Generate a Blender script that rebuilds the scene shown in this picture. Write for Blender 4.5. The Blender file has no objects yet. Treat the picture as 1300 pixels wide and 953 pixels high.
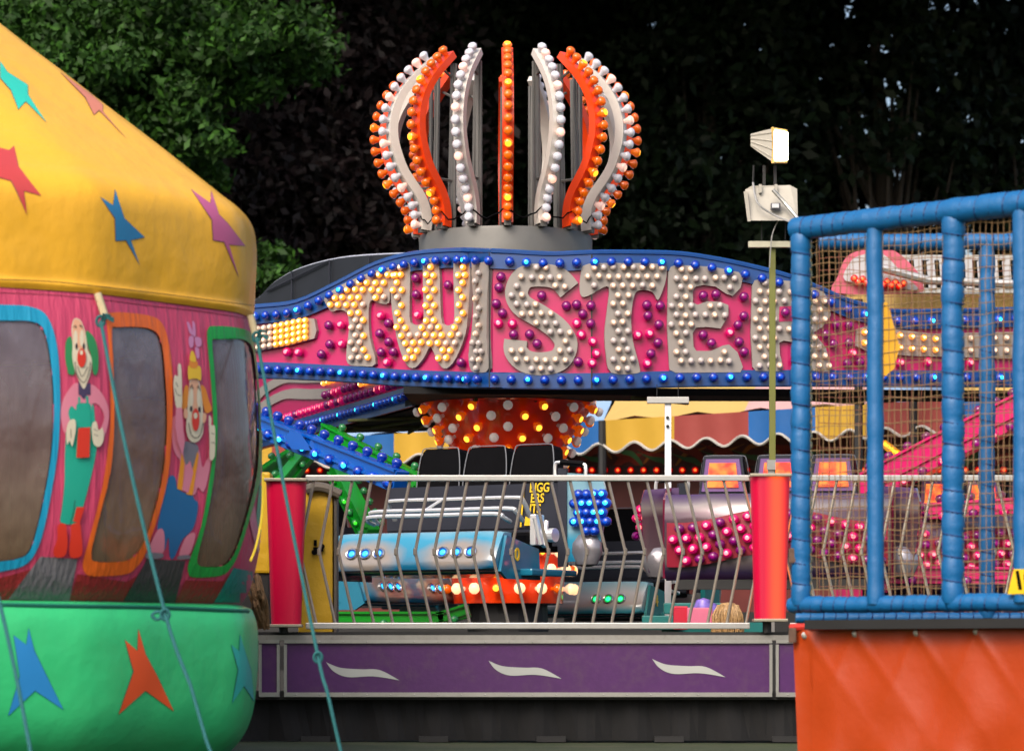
import bpy, bmesh, math, random
import numpy as np
from mathutils import Vector, Matrix, noise
from mathutils.bvhtree import BVHTree
random.seed(7); RNG = np.random.default_rng(11)
R = math.radians
SC = bpy.context.scene
COL = SC.collection
F = 4000.0; CX = 650.0; HY = 830.0; CZ = 0.6

def P(px, py, Y):                       # a pixel of the 1300x953 photograph at distance Y, as a point in metres
    return Vector(((px-CX)*Y/F, Y, CZ+(HY-py)*Y/F))

# ------------------------------------------------------------------ materials
MATS = {}
def mat(name, col, rough=0.5, metal=0.0, emit=None, es=0.0, var=0.12, nscale=6.0, bump=0.0, bscale=40.0, coat=0.0,
        sampling='NONE', dirt=0.0, spec=0.5):
    if name in MATS: return MATS[name]
    m = bpy.data.materials.new(name); m.use_nodes = True
    nt = m.node_tree; n = nt.nodes; l = nt.links
    b = n['Principled BSDF']
    b.inputs['Roughness'].default_value = rough
    b.inputs['Metallic'].default_value = metal
    b.inputs['Specular IOR Level'].default_value = spec
    b.inputs['Coat Weight'].default_value = coat
    tc = n.new('ShaderNodeTexCoord')
    nz = n.new('ShaderNodeTexNoise'); nz.inputs['Scale'].default_value = nscale; nz.inputs['Detail'].default_value = 5
    l.new(tc.outputs['Object'], nz.inputs['Vector'])
    mx = n.new('ShaderNodeMix'); mx.data_type = 'RGBA'
    c = list(col)+[1.0]
    mx.inputs[6].default_value = [v*(1-var) for v in col]+[1]
    mx.inputs[7].default_value = [min(1, v*(1+var)) for v in col]+[1]
    l.new(nz.outputs['Fac'], mx.inputs[0])
    out = mx.outputs[2]
    if dirt > 0:
        n2 = n.new('ShaderNodeTexNoise'); n2.inputs['Scale'].default_value = nscale*0.5; n2.inputs['Detail'].default_value = 9
        n2.inputs['Roughness'].default_value = 0.75
        l.new(tc.outputs['Object'], n2.inputs['Vector'])
        cr = n.new('ShaderNodeValToRGB'); cr.color_ramp.elements[0].position = 0.5; cr.color_ramp.elements[1].position = 0.75
        l.new(n2.outputs['Fac'], cr.inputs[0])
        mu = n.new('ShaderNodeMath'); mu.operation = 'MULTIPLY'; mu.inputs[1].default_value = dirt
        l.new(cr.outputs[0], mu.inputs[0])
        m2 = n.new('ShaderNodeMix'); m2.data_type = 'RGBA'
        l.new(mu.outputs[0], m2.inputs[0]); l.new(out, m2.inputs[6]); m2.inputs[7].default_value = (0.09, 0.07, 0.05, 1)
        out = m2.outputs[2]
    l.new(out, b.inputs['Base Color'])
    if bump > 0:
        n3 = n.new('ShaderNodeTexNoise'); n3.inputs['Scale'].default_value = bscale; n3.inputs['Detail'].default_value = 6
        l.new(tc.outputs['Object'], n3.inputs['Vector'])
        bp = n.new('ShaderNodeBump'); bp.inputs['Strength'].default_value = bump; bp.inputs['Distance'].default_value = 0.02
        l.new(n3.outputs['Fac'], bp.inputs['Height']); l.new(bp.outputs[0], b.inputs['Normal'])
    if emit:
        b.inputs['Emission Color'].default_value = list(emit)+[1]; b.inputs['Emission Strength'].default_value = es
    m.cycles.emission_sampling = sampling
    MATS[name] = m
    return m

def ramp_mat(name, stops, axis=2, lo=0.0, hi=1.0, rough=0.25, wav=0.15, metal=0.0, coat=0.4, nscale=3.0):
    """airbrushed paint: bands of colour along an object axis, disturbed by noise"""
    m = bpy.data.materials.new(name); m.use_nodes = True
    nt = m.node_tree; n = nt.nodes; l = nt.links; b = n['Principled BSDF']
    tc = n.new('ShaderNodeTexCoord'); sp = n.new('ShaderNodeSeparateXYZ'); l.new(tc.outputs['Object'], sp.inputs[0])
    nz = n.new('ShaderNodeTexNoise'); nz.inputs['Scale'].default_value = nscale; l.new(tc.outputs['Object'], nz.inputs['Vector'])
    mr = n.new('ShaderNodeMapRange'); mr.inputs[1].default_value = lo; mr.inputs[2].default_value = hi
    l.new(sp.outputs[axis], mr.inputs[0])
    ma = n.new('ShaderNodeMath'); ma.operation = 'MULTIPLY_ADD'; ma.inputs[1].default_value = wav*2; ma.inputs[2].default_value = -wav
    l.new(nz.outputs['Fac'], ma.inputs[0])
    ad = n.new('ShaderNodeMath'); ad.operation = 'ADD'; l.new(mr.outputs[0], ad.inputs[0]); l.new(ma.outputs[0], ad.inputs[1])
    cr = n.new('ShaderNodeValToRGB'); e = cr.color_ramp.elements
    e[0].position = stops[0][0]; e[0].color = list(stops[0][1])+[1]
    e[1].position = stops[-1][0]; e[1].color = list(stops[-1][1])+[1]
    for p, c in stops[1:-1]:
        q = e.new(p); q.color = list(c)+[1]
    l.new(ad.outputs[0], cr.inputs[0]); l.new(cr.outputs[0], b.inputs['Base Color'])
    b.inputs['Roughness'].default_value = rough; b.inputs['Metallic'].default_value = metal; b.inputs['Coat Weight'].default_value = coat
    return m

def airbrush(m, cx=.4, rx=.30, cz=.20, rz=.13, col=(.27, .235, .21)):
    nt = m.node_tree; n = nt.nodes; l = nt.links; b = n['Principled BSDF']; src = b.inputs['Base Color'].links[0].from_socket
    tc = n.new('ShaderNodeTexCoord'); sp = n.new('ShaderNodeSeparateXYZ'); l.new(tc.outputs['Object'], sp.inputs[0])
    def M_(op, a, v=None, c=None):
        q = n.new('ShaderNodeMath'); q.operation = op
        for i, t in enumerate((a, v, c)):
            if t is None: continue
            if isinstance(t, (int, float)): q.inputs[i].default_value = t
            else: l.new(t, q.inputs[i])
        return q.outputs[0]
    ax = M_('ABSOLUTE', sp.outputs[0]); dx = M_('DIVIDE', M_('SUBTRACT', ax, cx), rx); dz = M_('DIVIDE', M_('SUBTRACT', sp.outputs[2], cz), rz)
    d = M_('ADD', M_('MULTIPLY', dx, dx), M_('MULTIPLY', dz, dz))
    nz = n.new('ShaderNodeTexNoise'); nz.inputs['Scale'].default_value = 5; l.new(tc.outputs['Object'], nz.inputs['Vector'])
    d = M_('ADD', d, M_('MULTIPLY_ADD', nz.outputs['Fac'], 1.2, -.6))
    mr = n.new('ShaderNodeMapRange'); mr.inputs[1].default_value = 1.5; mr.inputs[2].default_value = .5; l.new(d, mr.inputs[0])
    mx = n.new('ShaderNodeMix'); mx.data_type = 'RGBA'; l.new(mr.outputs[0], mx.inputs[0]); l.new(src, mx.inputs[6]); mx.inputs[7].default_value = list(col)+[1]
    l.new(mx.outputs[2], b.inputs['Base Color']); return m

# ------------------------------------------------------------------ mesh builder
class MB:
    def __init__(s): s.v = []; s.f = []; s.m = []
    def add(s, vs, fs, mi=0):
        o = len(s.v); s.v += [tuple(p) for p in vs]
        for f in fs: s.f.append([i+o for i in f]); s.m.append(mi)
        return s
    def quad(s, a, b, c, d, mi=0): return s.add([a, b, c, d], [(0, 1, 2, 3)], mi)
    def box(s, c, d, mi=0, M=None, bev=0.0):
        x, y, z = d[0]/2, d[1]/2, d[2]/2
        if bev <= 0:
            vs = [Vector((sx*x, sy*y, sz*z)) for sz in (-1, 1) for sy in (-1, 1) for sx in (-1, 1)]
            fs = [(0, 2, 3, 1), (4, 5, 7, 6), (0, 1, 5, 4), (2, 6, 7, 3), (0, 4, 6, 2), (1, 3, 7, 5)]
        else:
            bm = bmesh.new(); bmesh.ops.create_cube(bm, size=1.0)
            for v in bm.verts: v.co = Vector((v.co.x*d[0], v.co.y*d[1], v.co.z*d[2]))
            bmesh.ops.bevel(bm, geom=bm.edges[:], offset=bev, segments=2, affect='EDGES', profile=0.6)
            bm.verts.index_update()
            vs = [v.co.copy() for v in bm.verts]; fs = [[v.index for v in f.verts] for f in bm.faces]; bm.free()
        if M is not None: vs = [M @ v for v in vs]
        return s.add([v+Vector(c) for v in vs], fs, mi)
    def tube(s, pts, r, seg=8, mi=0, caps=True, closed=False):
        pts = [Vector(p) for p in pts]; n = len(pts)
        rr = r if isinstance(r, (list, tuple)) else [r]*n
        vs = []; fs = []
        up = None
        for i, p in enumerate(pts):
            if closed: t = pts[(i+1) % n]-pts[i-1]
            else: t = pts[min(i+1, n-1)]-pts[max(i-1, 0)]
            if t.length < 1e-9: t = Vector((0, 0, 1))
            t.normalize()
            if up is None:
                up = Vector((0, 0, 1)) if abs(t.z) < 0.9 else Vector((0, -1, 0))
            u = (up - t*up.dot(t))
            if u.length < 1e-6: u = t.orthogonal()
            u.normalize(); up = u; w = t.cross(u)
            for k in range(seg):
                a = 2*math.pi*k/seg
                vs.append(p+(u*math.cos(a)+w*math.sin(a))*rr[i])
        m = n if closed else n-1
        for i in range(m):
            j = (i+1) % n
            for k in range(seg):
                k2 = (k+1) % seg
                fs.append((i*seg+k, i*seg+k2, j*seg+k2, j*seg+k))
        if caps and not closed:
            fs.append(tuple(range(seg-1, -1, -1))); fs.append(tuple((n-1)*seg+k for k in range(seg)))
        return s.add(vs, fs, mi)
    def lathe(s, prof, seg=24, mi=0, M=None, caps=True):
        """prof: (r,z) list, about z"""
        vs = []; fs = []
        for r, z in prof:
            for k in range(seg):
                a = 2*math.pi*k/seg; vs.append(Vector((r*math.cos(a), r*math.sin(a), z)))
        for i in range(len(prof)-1):
            for k in range(seg):
                k2 = (k+1) % seg; fs.append((i*seg+k, i*seg+k2, (i+1)*seg+k2, (i+1)*seg+k))
        if caps:
            fs.append(tuple(range(seg-1, -1, -1))); fs.append(tuple((len(prof)-1)*seg+k for k in range(seg)))
        if M is not None: vs = [M @ v for v in vs]
        return s.add(vs, fs, mi)
    def prism(s, poly, fn0, fn1, mi=0):
        """poly 2D; fn0/fn1 map (a,b) to the back and the front point"""
        n = len(poly); b = [fn0(*p) for p in poly]; f = [fn1(*p) for p in poly]
        fs = [tuple(range(n)), tuple(range(2*n-1, n-1, -1))]+[(i, (i+1) % n, n+(i+1) % n, n+i) for i in range(n)]
        return s.add(b+f, fs, mi)
    def merge(s, o, M=None, mi=0):
        vs = o.v if M is None else [M @ Vector(v) for v in o.v]
        k = len(s.v); s.v += [tuple(v) for v in vs]
        for f, m in zip(o.f, o.m): s.f.append([i+k for i in f]); s.m.append(m+mi)
        return s
    def mesh(s, name, mats, smooth=False, fix=True):
        me = bpy.data.meshes.new(name); me.from_pydata(s.v, [], s.f)
        for m in mats: me.materials.append(m)
        me.polygons.foreach_set('material_index', s.m)
        if fix:
            bm = bmesh.new(); bm.from_mesh(me); bmesh.ops.recalc_face_normals(bm, faces=bm.faces); bm.to_mesh(me); bm.free()
        if smooth:
            me.polygons.foreach_set('use_smooth', [True]*len(me.polygons))
            try: me.set_sharp_from_angle(angle=R(40))
            except Exception: pass
        me.update()
        return me

def link(o, parent=None, local=False):
    COL.objects.link(o)
    if parent is not None:
        o.parent = parent
        if not local: o.matrix_parent_inverse = parent_inv(parent)
    return o
def parent_inv(p):
    M = Matrix.Identity(4); q = p; chain = []
    while q is not None: chain.append(q); q = q.parent
    for q in reversed(chain):
        M = M @ q.matrix_parent_inverse @ q.matrix_basis
    return M.inverted()
def tag(o, label=None, cat=None, group=None, kind=None):
    if label: o['label'] = label
    if cat: o['category'] = cat
    if group: o['group'] = group
    if kind: o['kind'] = kind
    return o
def thing(name, label, cat, loc=(0, 0, 0), rz=0.0, group=None):
    o = bpy.data.objects.new(name, None); o.location = loc; o.rotation_euler = (0, 0, rz); o.empty_display_size = 0.2
    COL.objects.link(o); return tag(o, label, cat, group)
def part(name, mb, mats, parent=None, smooth=False, local=False, label=None, fix=True):
    if not isinstance(mats, (list, tuple)): mats = [mats]
    me = mb.mesh(name, mats, smooth, fix) if isinstance(mb, MB) else mb
    o = bpy.data.objects.new(name, me); link(o, parent, local)
    if label: o['label'] = label
    return o

# ------------------------------------------------------------------ decals: polygons in (a,b), cut on a grid, mapped on a surface
def cutpoly(poly, step, xs=(), ys=None):
    bm = bmesh.new()
    vs = [bm.verts.new((a, b, 0)) for a, b in poly]
    bm.faces.new(vs).normal_update()
    bmesh.ops.triangulate(bm, faces=bm.faces[:], ngon_method='EAR_CLIP')
    x0 = min(p[0] for p in poly); x1 = max(p[0] for p in poly); y0 = min(p[1] for p in poly); y1 = max(p[1] for p in poly)
    cuts = [x for x in xs if x0 < x < x1]
    if step:
        k = math.ceil(x0/step)
        while k*step < x1: cuts.append(k*step); k += 1
    for c in cuts:
        bmesh.ops.bisect_plane(bm, geom=bm.verts[:]+bm.edges[:]+bm.faces[:], plane_co=(c, 0, 0), plane_no=(1, 0, 0), dist=1e-5)
    if step and ys is not False:
        k = math.ceil(y0/step)
        while k*step < y1:
            bmesh.ops.bisect_plane(bm, geom=bm.verts[:]+bm.edges[:]+bm.faces[:], plane_co=(0, k*step, 0), plane_no=(0, 1, 0), dist=1e-5); k += 1
    bmesh.ops.remove_doubles(bm, verts=bm.verts[:], dist=1e-4)
    bm.verts.index_update()
    V = [(v.co.x, v.co.y) for v in bm.verts]; Fc = [[v.index for v in f.verts] for f in bm.faces]
    B = [(e.verts[0].index, e.verts[1].index) for e in bm.edges if len(e.link_faces) == 1]
    bm.free(); return V, Fc, B
def sheet(mb, poly, fn, off, back=None, step=20, xs=(), ys=None, mi=0, mib=None):
    """front face at fn(a,b,off); with back given also side walls and a rear face"""
    V, Fc, B = cutpoly(poly, step, xs, ys)
    f = [fn(a, b, off) for a, b in V]; n = len(V)
    bad = [i for i, p in enumerate(f) if p is None]
    if bad:
        bs = set(bad); Fc = [q for q in Fc if not any(i in bs for i in q)]
        f = [p if p is not None else Vector((0, 0, 0)) for p in f]; B = [] if back is None else B
        used = sorted({i for q in Fc for i in q}); mp = {i: k for k, i in enumerate(used)}
        mb.add([f[i] for i in used], [[mp[i] for i in q] for q in Fc], mi); return
    mb.add(f, Fc, mi)
    if back is not None:
        b = [fn(a, c, back) for a, c in V]; k = len(mb.v)
        mb.add(b, [list(reversed(q)) for q in Fc], mi if mib is None else mib)
        o = k-n
        for i, j in B:
            mb.f.append([o+i, o+j, k+j, k+i]); mb.m.append(mi if mib is None else mib)
def inside(p, poly):
    x, y = p; c = False; n = len(poly); j = n-1
    for i in range(n):
        xi, yi = poly[i]; xj, yj = poly[j]
        if (yi > y) != (yj > y) and x < (xj-xi)*(y-yi)/(yj-yi)+xi: c = not c
        j = i
    return c
def pdist(p, poly, closed=True):
    d = 1e9; n = len(poly)
    for i in range(n if closed else n-1):
        a = Vector(poly[i]); b = Vector(poly[(i+1) % n]); q = Vector(p); ab = b-a
        t = max(0, min(1, (q-a).dot(ab)/max(ab.dot(ab), 1e-9))); d = min(d, (q-a-ab*t).length)
    return d
def lerp(tab, x):
    if x <= tab[0][0]: return tab[0][1]
    for (a, u), (b, w) in zip(tab, tab[1:]):
        if x <= b: return u+(w-u)*(x-a)/(b-a)
    return tab[-1][1]
def cr(pts, n=6, closed=False):
    """Catmull-Rom through points"""
    P_ = [Vector(p) for p in pts]; out = []; m = len(P_)
    for i in range(m if closed else m-1):
        if closed: a, b, c, d = P_[i-1], P_[i], P_[(i+1) % m], P_[(i+2) % m]
        else: a, b, c, d = P_[max(i-1, 0)], P_[i], P_[i+1], P_[min(i+2, m-1)]
        for k in range(n):
            t = k/n
            out.append(0.5*((2*b)+(c-a)*t+(2*a-5*b+4*c-d)*t*t+(3*b-a-3*c+d)*t**3))
    if not closed: out.append(P_[-1])
    return out
def cr2(pts, n=5, closed=True): return [(v.x, v.y) for v in cr([(a, b, 0) for a, b in pts], n, closed)]
def stroke(path, w, n=6, taper=None):
    c = [Vector((v.x, v.y)) for v in cr([(a, b, 0) for a, b in path], n)]
    L = []; Rr = []
    for i, p in enumerate(c):
        t = c[min(i+1, len(c)-1)]-c[max(i-1, 0)]; t.normalize(); nn = Vector((-t.y, t.x))
        ww = w*(taper(i/(len(c)-1)) if taper else 1)/2
        L.append(tuple(p+nn*ww)); Rr.append(tuple(p-nn*ww))
    return L+Rr[::-1]
def ell(cx, cy, rx, ry, n=18, rot=0): 
    return [(cx+rx*math.cos(t)*math.cos(rot)-ry*math.sin(t)*math.sin(rot), cy+rx*math.cos(t)*math.sin(rot)+ry*math.sin(t)*math.cos(rot)) for t in [2*math.pi*k/n for k in range(n)]]
def text_mesh(txt, size, depth=0.002, shear=0.0, space=1.0):
    cu = bpy.data.curves.new('lettering', 'FONT'); cu.body = txt; cu.size = size; cu.extrude = depth; cu.shear = shear
    cu.space_character = space; cu.align_x = 'CENTER'; cu.align_y = 'CENTER'; cu.offset = size*0.02
    o = bpy.data.objects.new('lettering', cu); COL.objects.link(o)
    dg = bpy.context.evaluated_depsgraph_get(); dg.update()
    me = bpy.data.meshes.new_from_object(o.evaluated_get(dg)); bpy.data.objects.remove(o); bpy.data.curves.remove(cu)
    return me
def text_part(name, txt, size, material, M, parent, local=True, shear=0.0, label=None, sx=1.0):
    me = text_mesh(txt, size, shear=shear); me.materials.clear(); me.materials.append(material)
    me.transform(M @ Matrix.Rotation(R(90), 4, 'X') @ Matrix.Diagonal((sx, 1, 1, 1)))
    o = bpy.data.objects.new(name, me); link(o, parent, local)
    if label: o['label'] = label
    return o

# ------------------------------------------------------------------ light bulbs (caps)
def cap_mesh(name, r, mats, kind='dome', seg=10, tip=1):
    if kind == 'dome': prof = [(.55, 0), (.7, .35), (.98, .8), (.95, 1.25), (.72, 1.58), (.42, 1.74), (.001, 1.80)]
    elif kind == 'flare': prof = [(.5, 0), (.66, .6), (1.0, 1.25), (1.0, 1.6), (.68, 1.95), (.3, 2.08), (.001, 2.1)]
    else: prof = [(.4, 0), (.4, .7), (.7, .9), (1.0, 1.5), (.97, 1.9), (.66, 2.3), (.34, 2.42), (.001, 2.45)]
    mb = MB(); n = len(prof)
    for i in range(n-1):
        mb.lathe([(prof[i][0]*r, prof[i][1]*r), (prof[i+1][0]*r, prof[i+1][1]*r)], seg, 1 if i >= n-1-tip else 0, caps=False)
    me = mb.mesh(name, mats, False, False)
    bm = bmesh.new(); bm.from_mesh(me); bmesh.ops.remove_doubles(bm, verts=bm.verts[:], dist=1e-5)
    bmesh.ops.recalc_face_normals(bm, faces=bm.faces); bm.to_mesh(me); bm.free()
    me.polygons.foreach_set('use_smooth', [True]*len(me.polygons)); return me
def aim(loc, d):
    d = Vector(d).normalized(); q = d.to_track_quat('Z', 'Y')
    return Matrix.Translation(Vector(loc)) @ q.to_matrix().to_4x4()
def put_caps(name, items, parent, cap=100, local=False, label=None):
    """items: (matrix, mesh). The first ones become parts, the rest one mesh"""
    rest = items[cap:]
    for M, me in items[:cap]:
        o = bpy.data.objects.new(name, me); link(o, parent, local); o.matrix_basis = M
    if rest:
        mats = []; V = []; Fs = []; mi = []
        for M, me in rest:
            k = len(V); V += [tuple(M @ v.co) for v in me.vertices]
            ix = []
            for m in me.materials:
                if m not in mats: mats.append(m)
                ix.append(mats.index(m))
            for p in me.polygons: Fs.append([v+k for v in p.vertices]); mi.append(ix[p.material_index])
        me = bpy.data.meshes.new(name+'_mass'); me.from_pydata(V, [], Fs)
        for m in mats: me.materials.append(m)
        me.polygons.foreach_set('material_index', mi); me.polygons.foreach_set('use_smooth', [True]*len(Fs))
        o = bpy.data.objects.new(name+'_rows', me); link(o, parent, local); o['kind'] = 'stuff'

def plastic(name, col, tip, es, body_es=0.0, rough=0.12):
    a = mat(name, col, rough, emit=col if body_es else None, es=body_es, var=0.08, coat=0.5)
    b = mat(name+'_lit', col, 0.2, emit=tip, es=es)
    return [a, b]
BLU = plastic('blue_cap', (0.001, 0.025, 0.30), (0.0, 0.10, 0.6), 0.45, 0.04)
BLUL = plastic('blue_cap_on', (0.001, 0.05, 0.42), (0.03, 0.85, 0.95), 2.0, 0.16)
MAG = plastic('magenta_cap', (0.14, 0.002, 0.09), (0.3, 0.0, 0.16), 0.4, 0.10)
MAGL = plastic('magenta_cap_on', (0.50, 0.0, 0.10), (1.0, 0.16, 0.16), 2.2, 0.22)
WHT = plastic('white_cap', (0.45, 0.39, 0.37), (0.6, 0.5, 0.47), 0.25, 0.03)
WHTL = plastic('peach_cap_on', (0.52, 0.38, 0.30), (1.0, 0.50, 0.26), 1.4, 0.12)
YEL = plastic('warm_cap_on', (0.82, 0.25, 0.025), (1.0, 0.74, 0.22), 6.0, 0.95)
ORG = plastic('orange_cap', (0.75, 0.12, 0.004), (0.9, 0.15, 0.0), 0.22, 0.06)
ORGL = plastic('orange_cap_on', (0.85, 0.16, 0.005), (1.0, 0.42, 0.02), 1.7, 0.25)
GRN = plastic('green_cap', (0.01, 0.22, 0.02), (0.05, 0.8, 0.02), 1.0, 0.1)
PWH = plastic('pearl_cap', (0.56, 0.56, 0.62), (0.72, 0.72, 0.78), 0.12, 0.02)
PPK = plastic('pearl_pink_cap', (0.8, 0.52, 0.45), (1.0, 0.50, 0.34), 0.7, 0.25)

# common paints
M_steel = mat('galvanised_steel', (0.42, 0.42, 0.40), 0.35, 0.7, var=0.2, nscale=14, dirt=0.35)
M_chrome = mat('chrome', (0.80, 0.80, 0.80), 0.28, 0.55, var=0.05)
M_black = mat('black_plastic', (0.003, 0.003, 0.004), 0.5, spec=.04, var=0.3, bump=0.1, bscale=120)
M_dark = mat('dark_frame', (0.010, 0.010, 0.011), 0.6, var=0.4, nscale=4)
M_dgrey = mat('charcoal_panel', (0.030, 0.033, 0.046), 0.45, spec=.12, var=0.2)
M_edge_highlight = mat('edge_highlight_grey', (0.16, 0.17, 0.19), 0.3, var=0.1)
M_blk = mat('matt_black_cloth', (0.006, 0.006, 0.007), 0.9, var=0.3)

# ------------------------------------------------------------------ world, sun, camera
w = bpy.data.worlds.new('World'); SC.world = w; w.use_nodes = True
nt = w.node_tree; bg = nt.nodes['Background']
sky = nt.nodes.new('ShaderNodeTexSky'); sky.sky_type = 'NISHITA'; sky.sun_disc = False
SUN_EL = 42; SUN_AZ = 205     # azimuth of the sun seen from above, clockwise from +Y
sky.sun_elevation = R(SUN_EL); sky.sun_rotation = R(SUN_AZ)
sky.dust_density = 6.0; sky.air_density = 1.0; sky.ozone_density = 1.0
nt.links.new(sky.outputs[0], bg.inputs['Color']); bg.inputs['Strength'].default_value = 0.15
sd = bpy.data.lights.new('sun', 'SUN'); sd.energy = 0.9; sd.angle = R(28); sd.color = (1.0, 0.95, 0.88)
so = bpy.data.objects.new('sun', sd); COL.objects.link(so)
az, el = R(SUN_AZ), R(SUN_EL)
dirv = Vector((math.sin(az)*math.cos(el), math.cos(az)*math.cos(el), math.sin(el)))
so.rotation_euler = dirv.to_track_quat('Z', 'Y').to_euler(); so.location = (0, -10, 30)
cam = bpy.data.cameras.new('camera'); co = bpy.data.objects.new('camera', cam); COL.objects.link(co)
co.location = (0, 0, CZ); co.rotation_euler = (R(90), 0, 0)
cam.sensor_width = 36; cam.lens = 36*F/1300; cam.shift_y = (HY-476.5)/1300; cam.shift_x = 0
cam.clip_start = 0.5; cam.clip_end = 2000
cam.dof.use_dof = True; cam.dof.focus_distance = 24.0; cam.dof.aperture_fstop = 3.2
SC.camera = co
SC.view_settings.view_transform = 'Standard'; SC.view_settings.look = 'None'
SC.view_settings.exposure = 0.66; SC.view_settings.gamma = 1.0
SC.cycles.use_denoising = True
SC.cycles.max_bounces = 5; SC.cycles.diffuse_bounces = 2; SC.cycles.glossy_bounces = 3
SC.cycles.transparent_max_bounces = 8; SC.cycles.transmission_bounces = 3
SC.cycles.sample_clamp_indirect = 4
SC.cycles.caustics_reflective = False; SC.cycles.caustics_refractive = False

# ------------------------------------------------------------------ ground
def ground():
    m = mat('worn_grass', (0.035, 0.05, 0.018), 0.95, var=0.5, nscale=1.5, bump=0.8, bscale=30, dirt=0.6)
    mb = MB(); n = 40
    xs = [-400, -120, -60]+[-40+2*i for i in range(41)]+[60, 120, 400]
    ys = [-60, -20, 0]+[5+2*i for i in range(50)]+[150, 300, 900]
    V = [(x, y, 0.02*noise.noise(Vector((x*.3, y*.3, 0)))) for y in ys for x in xs]
    W_ = len(xs)
    Fs = [(j*W_+i, j*W_+i+1, (j+1)*W_+i+1, (j+1)*W_+i) for j in range(len(ys)-1) for i in range(W_-1)]
    mb.add(V, Fs)
    o = part('ground', mb, m, smooth=True); tag(o, kind='structure')
ground()

# ================================================================== TWISTER SIGN
SY = [(150, 27.8), (325, 27.0), (598, 25.95), (626, 25.65), (751, 25.6), (1000, 25.75), (1300, 26.5), (1500, 27.2)]
def sign_n(px):
    a = P(px-2, HY, lerp(SY, px-2)); b = P(px+2, HY, lerp(SY, px+2)); t = (b-a).normalized()
    return Vector((t.y, -t.x, 0))
def S(px, py, off=0.0):
    return P(px, py, lerp(SY, px))+sign_n(px)*off
SXS = (325, 598, 626, 751, 1000, 1300)
TOP = [(200, 392), (300, 391), (335, 389), (380, 383), (430, 360), (480, 335), (530, 322), (590, 318), (640, 320), (700, 323), (760, 321),
       (850, 322), (900, 328), (950, 338), (1000, 351), (1040, 367), (1075, 382), (1110, 391), (1146, 396), (1300, 393), (1420, 391)]
BOT = [(200, 477), (335, 479), (371, 480), (450, 484), (523, 489), (640, 492), (756, 493), (860, 490), (1000, 489), (1300, 490), (1420, 490)]
TOPS = cr2(TOP, 4, False); BOTS = cr2(BOT, 3, False)
topy = lambda x: lerp(TOPS, x)
boty = lambda x: lerp(BOTS, x)
def band_lo(x): return topy(x)+22+4*max(0, min(1, 1-abs(x-440)/70))
def band_hi(x): return boty(x)-19
sign = thing('fairground_sign', 'long curved fascia sign spelling TWISTER in light bulbs on magenta with blue edges', 'sign', P(640, 493, 25.8))
M_mag = mat('magenta_panel', (0.46, 0.008, 0.11), 0.3, var=0.1, coat=0.3, dirt=0.1)
M_sblue = mat('sign_blue_edge', (0.001, 0.05, 0.22), 0.35, var=0.12, coat=0.3, dirt=0.1)
M_letter = mat('letter_grey', (0.27, 0.245, 0.23), 0.45, var=0.1, dirt=0.1)
mb = MB()
sheet(mb, [(x, y+3) for x, y in TOPS]+[(x, y-2) for x, y in reversed(BOTS)], S, 0.0, -0.22, 25, SXS, False, 0, 1)
part('panel', mb, [M_mag, M_dark], sign)
mb = MB(); sheet(mb, TOPS+[(x, band_lo(x)) for x, y in reversed(TOPS)], S, 0.035, 0.001, 25, SXS, False)
# rolled lip
lip = [S(x, y, 0.03) for x, y in TOPS]
mb.tube(lip, 0.022, 6)
part('upper_edging', mb, M_sblue, sign)
mb = MB(); sheet(mb, [(x, band_hi(x)) for x, y in BOTS]+list(reversed(BOTS)), S, 0.035, 0.001, 25, SXS, False)
mb.tube([S(x, y, 0.02) for x, y in BOTS], 0.014, 6)
part('lower_edging', mb, M_sblue, sign)
mb = MB()
for x in (625.5, 751):
    mb.box(S(x, (topy(x)+boty(x))/2, 0.036), (0.012, 0.006, (boty(x)-topy(x))*25.6/F))
part('panel_joint', mb, M_dark, sign)
def u5(l): return [(320+a/2.955, 300+b/2.955) for a, b in l]
def u6(l): return [(720+a/3.25, 300+b/3.25) for a, b in l]
LET = []
LET.append(('T', [(415, 379), (430, 366), (450, 356), (475, 346), (500, 339), (521, 335), (522, 352), (500, 365), (497, 385), (484, 385), (474, 382), (471, 400), (473, 430), (480, 462), (462, 465), (445, 462), (443, 445), (446, 420), (444, 398), (433, 394), (424, 396), (418, 388)], 'warm'))
LET.append(('W', [(500, 346), (508, 339), (523, 336), (523, 402), (528, 412), (536, 412), (541, 402), (540, 333), (548, 329), (560, 333), (563, 403), (569, 413), (576, 412), (580, 402), (579, 331), (590, 330), (601, 334), (600, 390), (594, 425), (582, 455), (570, 468), (560, 462), (550, 441), (541, 455), (530, 467), (520, 464), (511, 445), (504, 415), (500, 385)], 'warm'))
LET.append(('I', [(604, 334), (613, 334), (625, 336), (624, 372), (623, 430), (625, 468), (614, 473), (603, 470), (600, 450), (604, 420), (606, 380)], 'cold'))
LET.append(('S', stroke([(723, 369), (710, 355), (690, 350), (666, 353), (656, 371), (663, 388), (686, 402), (708, 418), (719, 437), (711, 456), (690, 462), (668, 459), (655, 446), (655, 432)], 29, 6), 'cold'))
LET.append(('T2', cr2(u6([(52, 225), (58, 150), (85, 117), (240, 113), (390, 118), (408, 150), (398, 205), (372, 265), (350, 232), (300, 224), (275, 245), (262, 330), (268, 430), (296, 540), (285, 566), (180, 564), (158, 490), (152, 400), (163, 300), (170, 212), (130, 222), (95, 244), (65, 252)]), 3), 'cold'))
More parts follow.
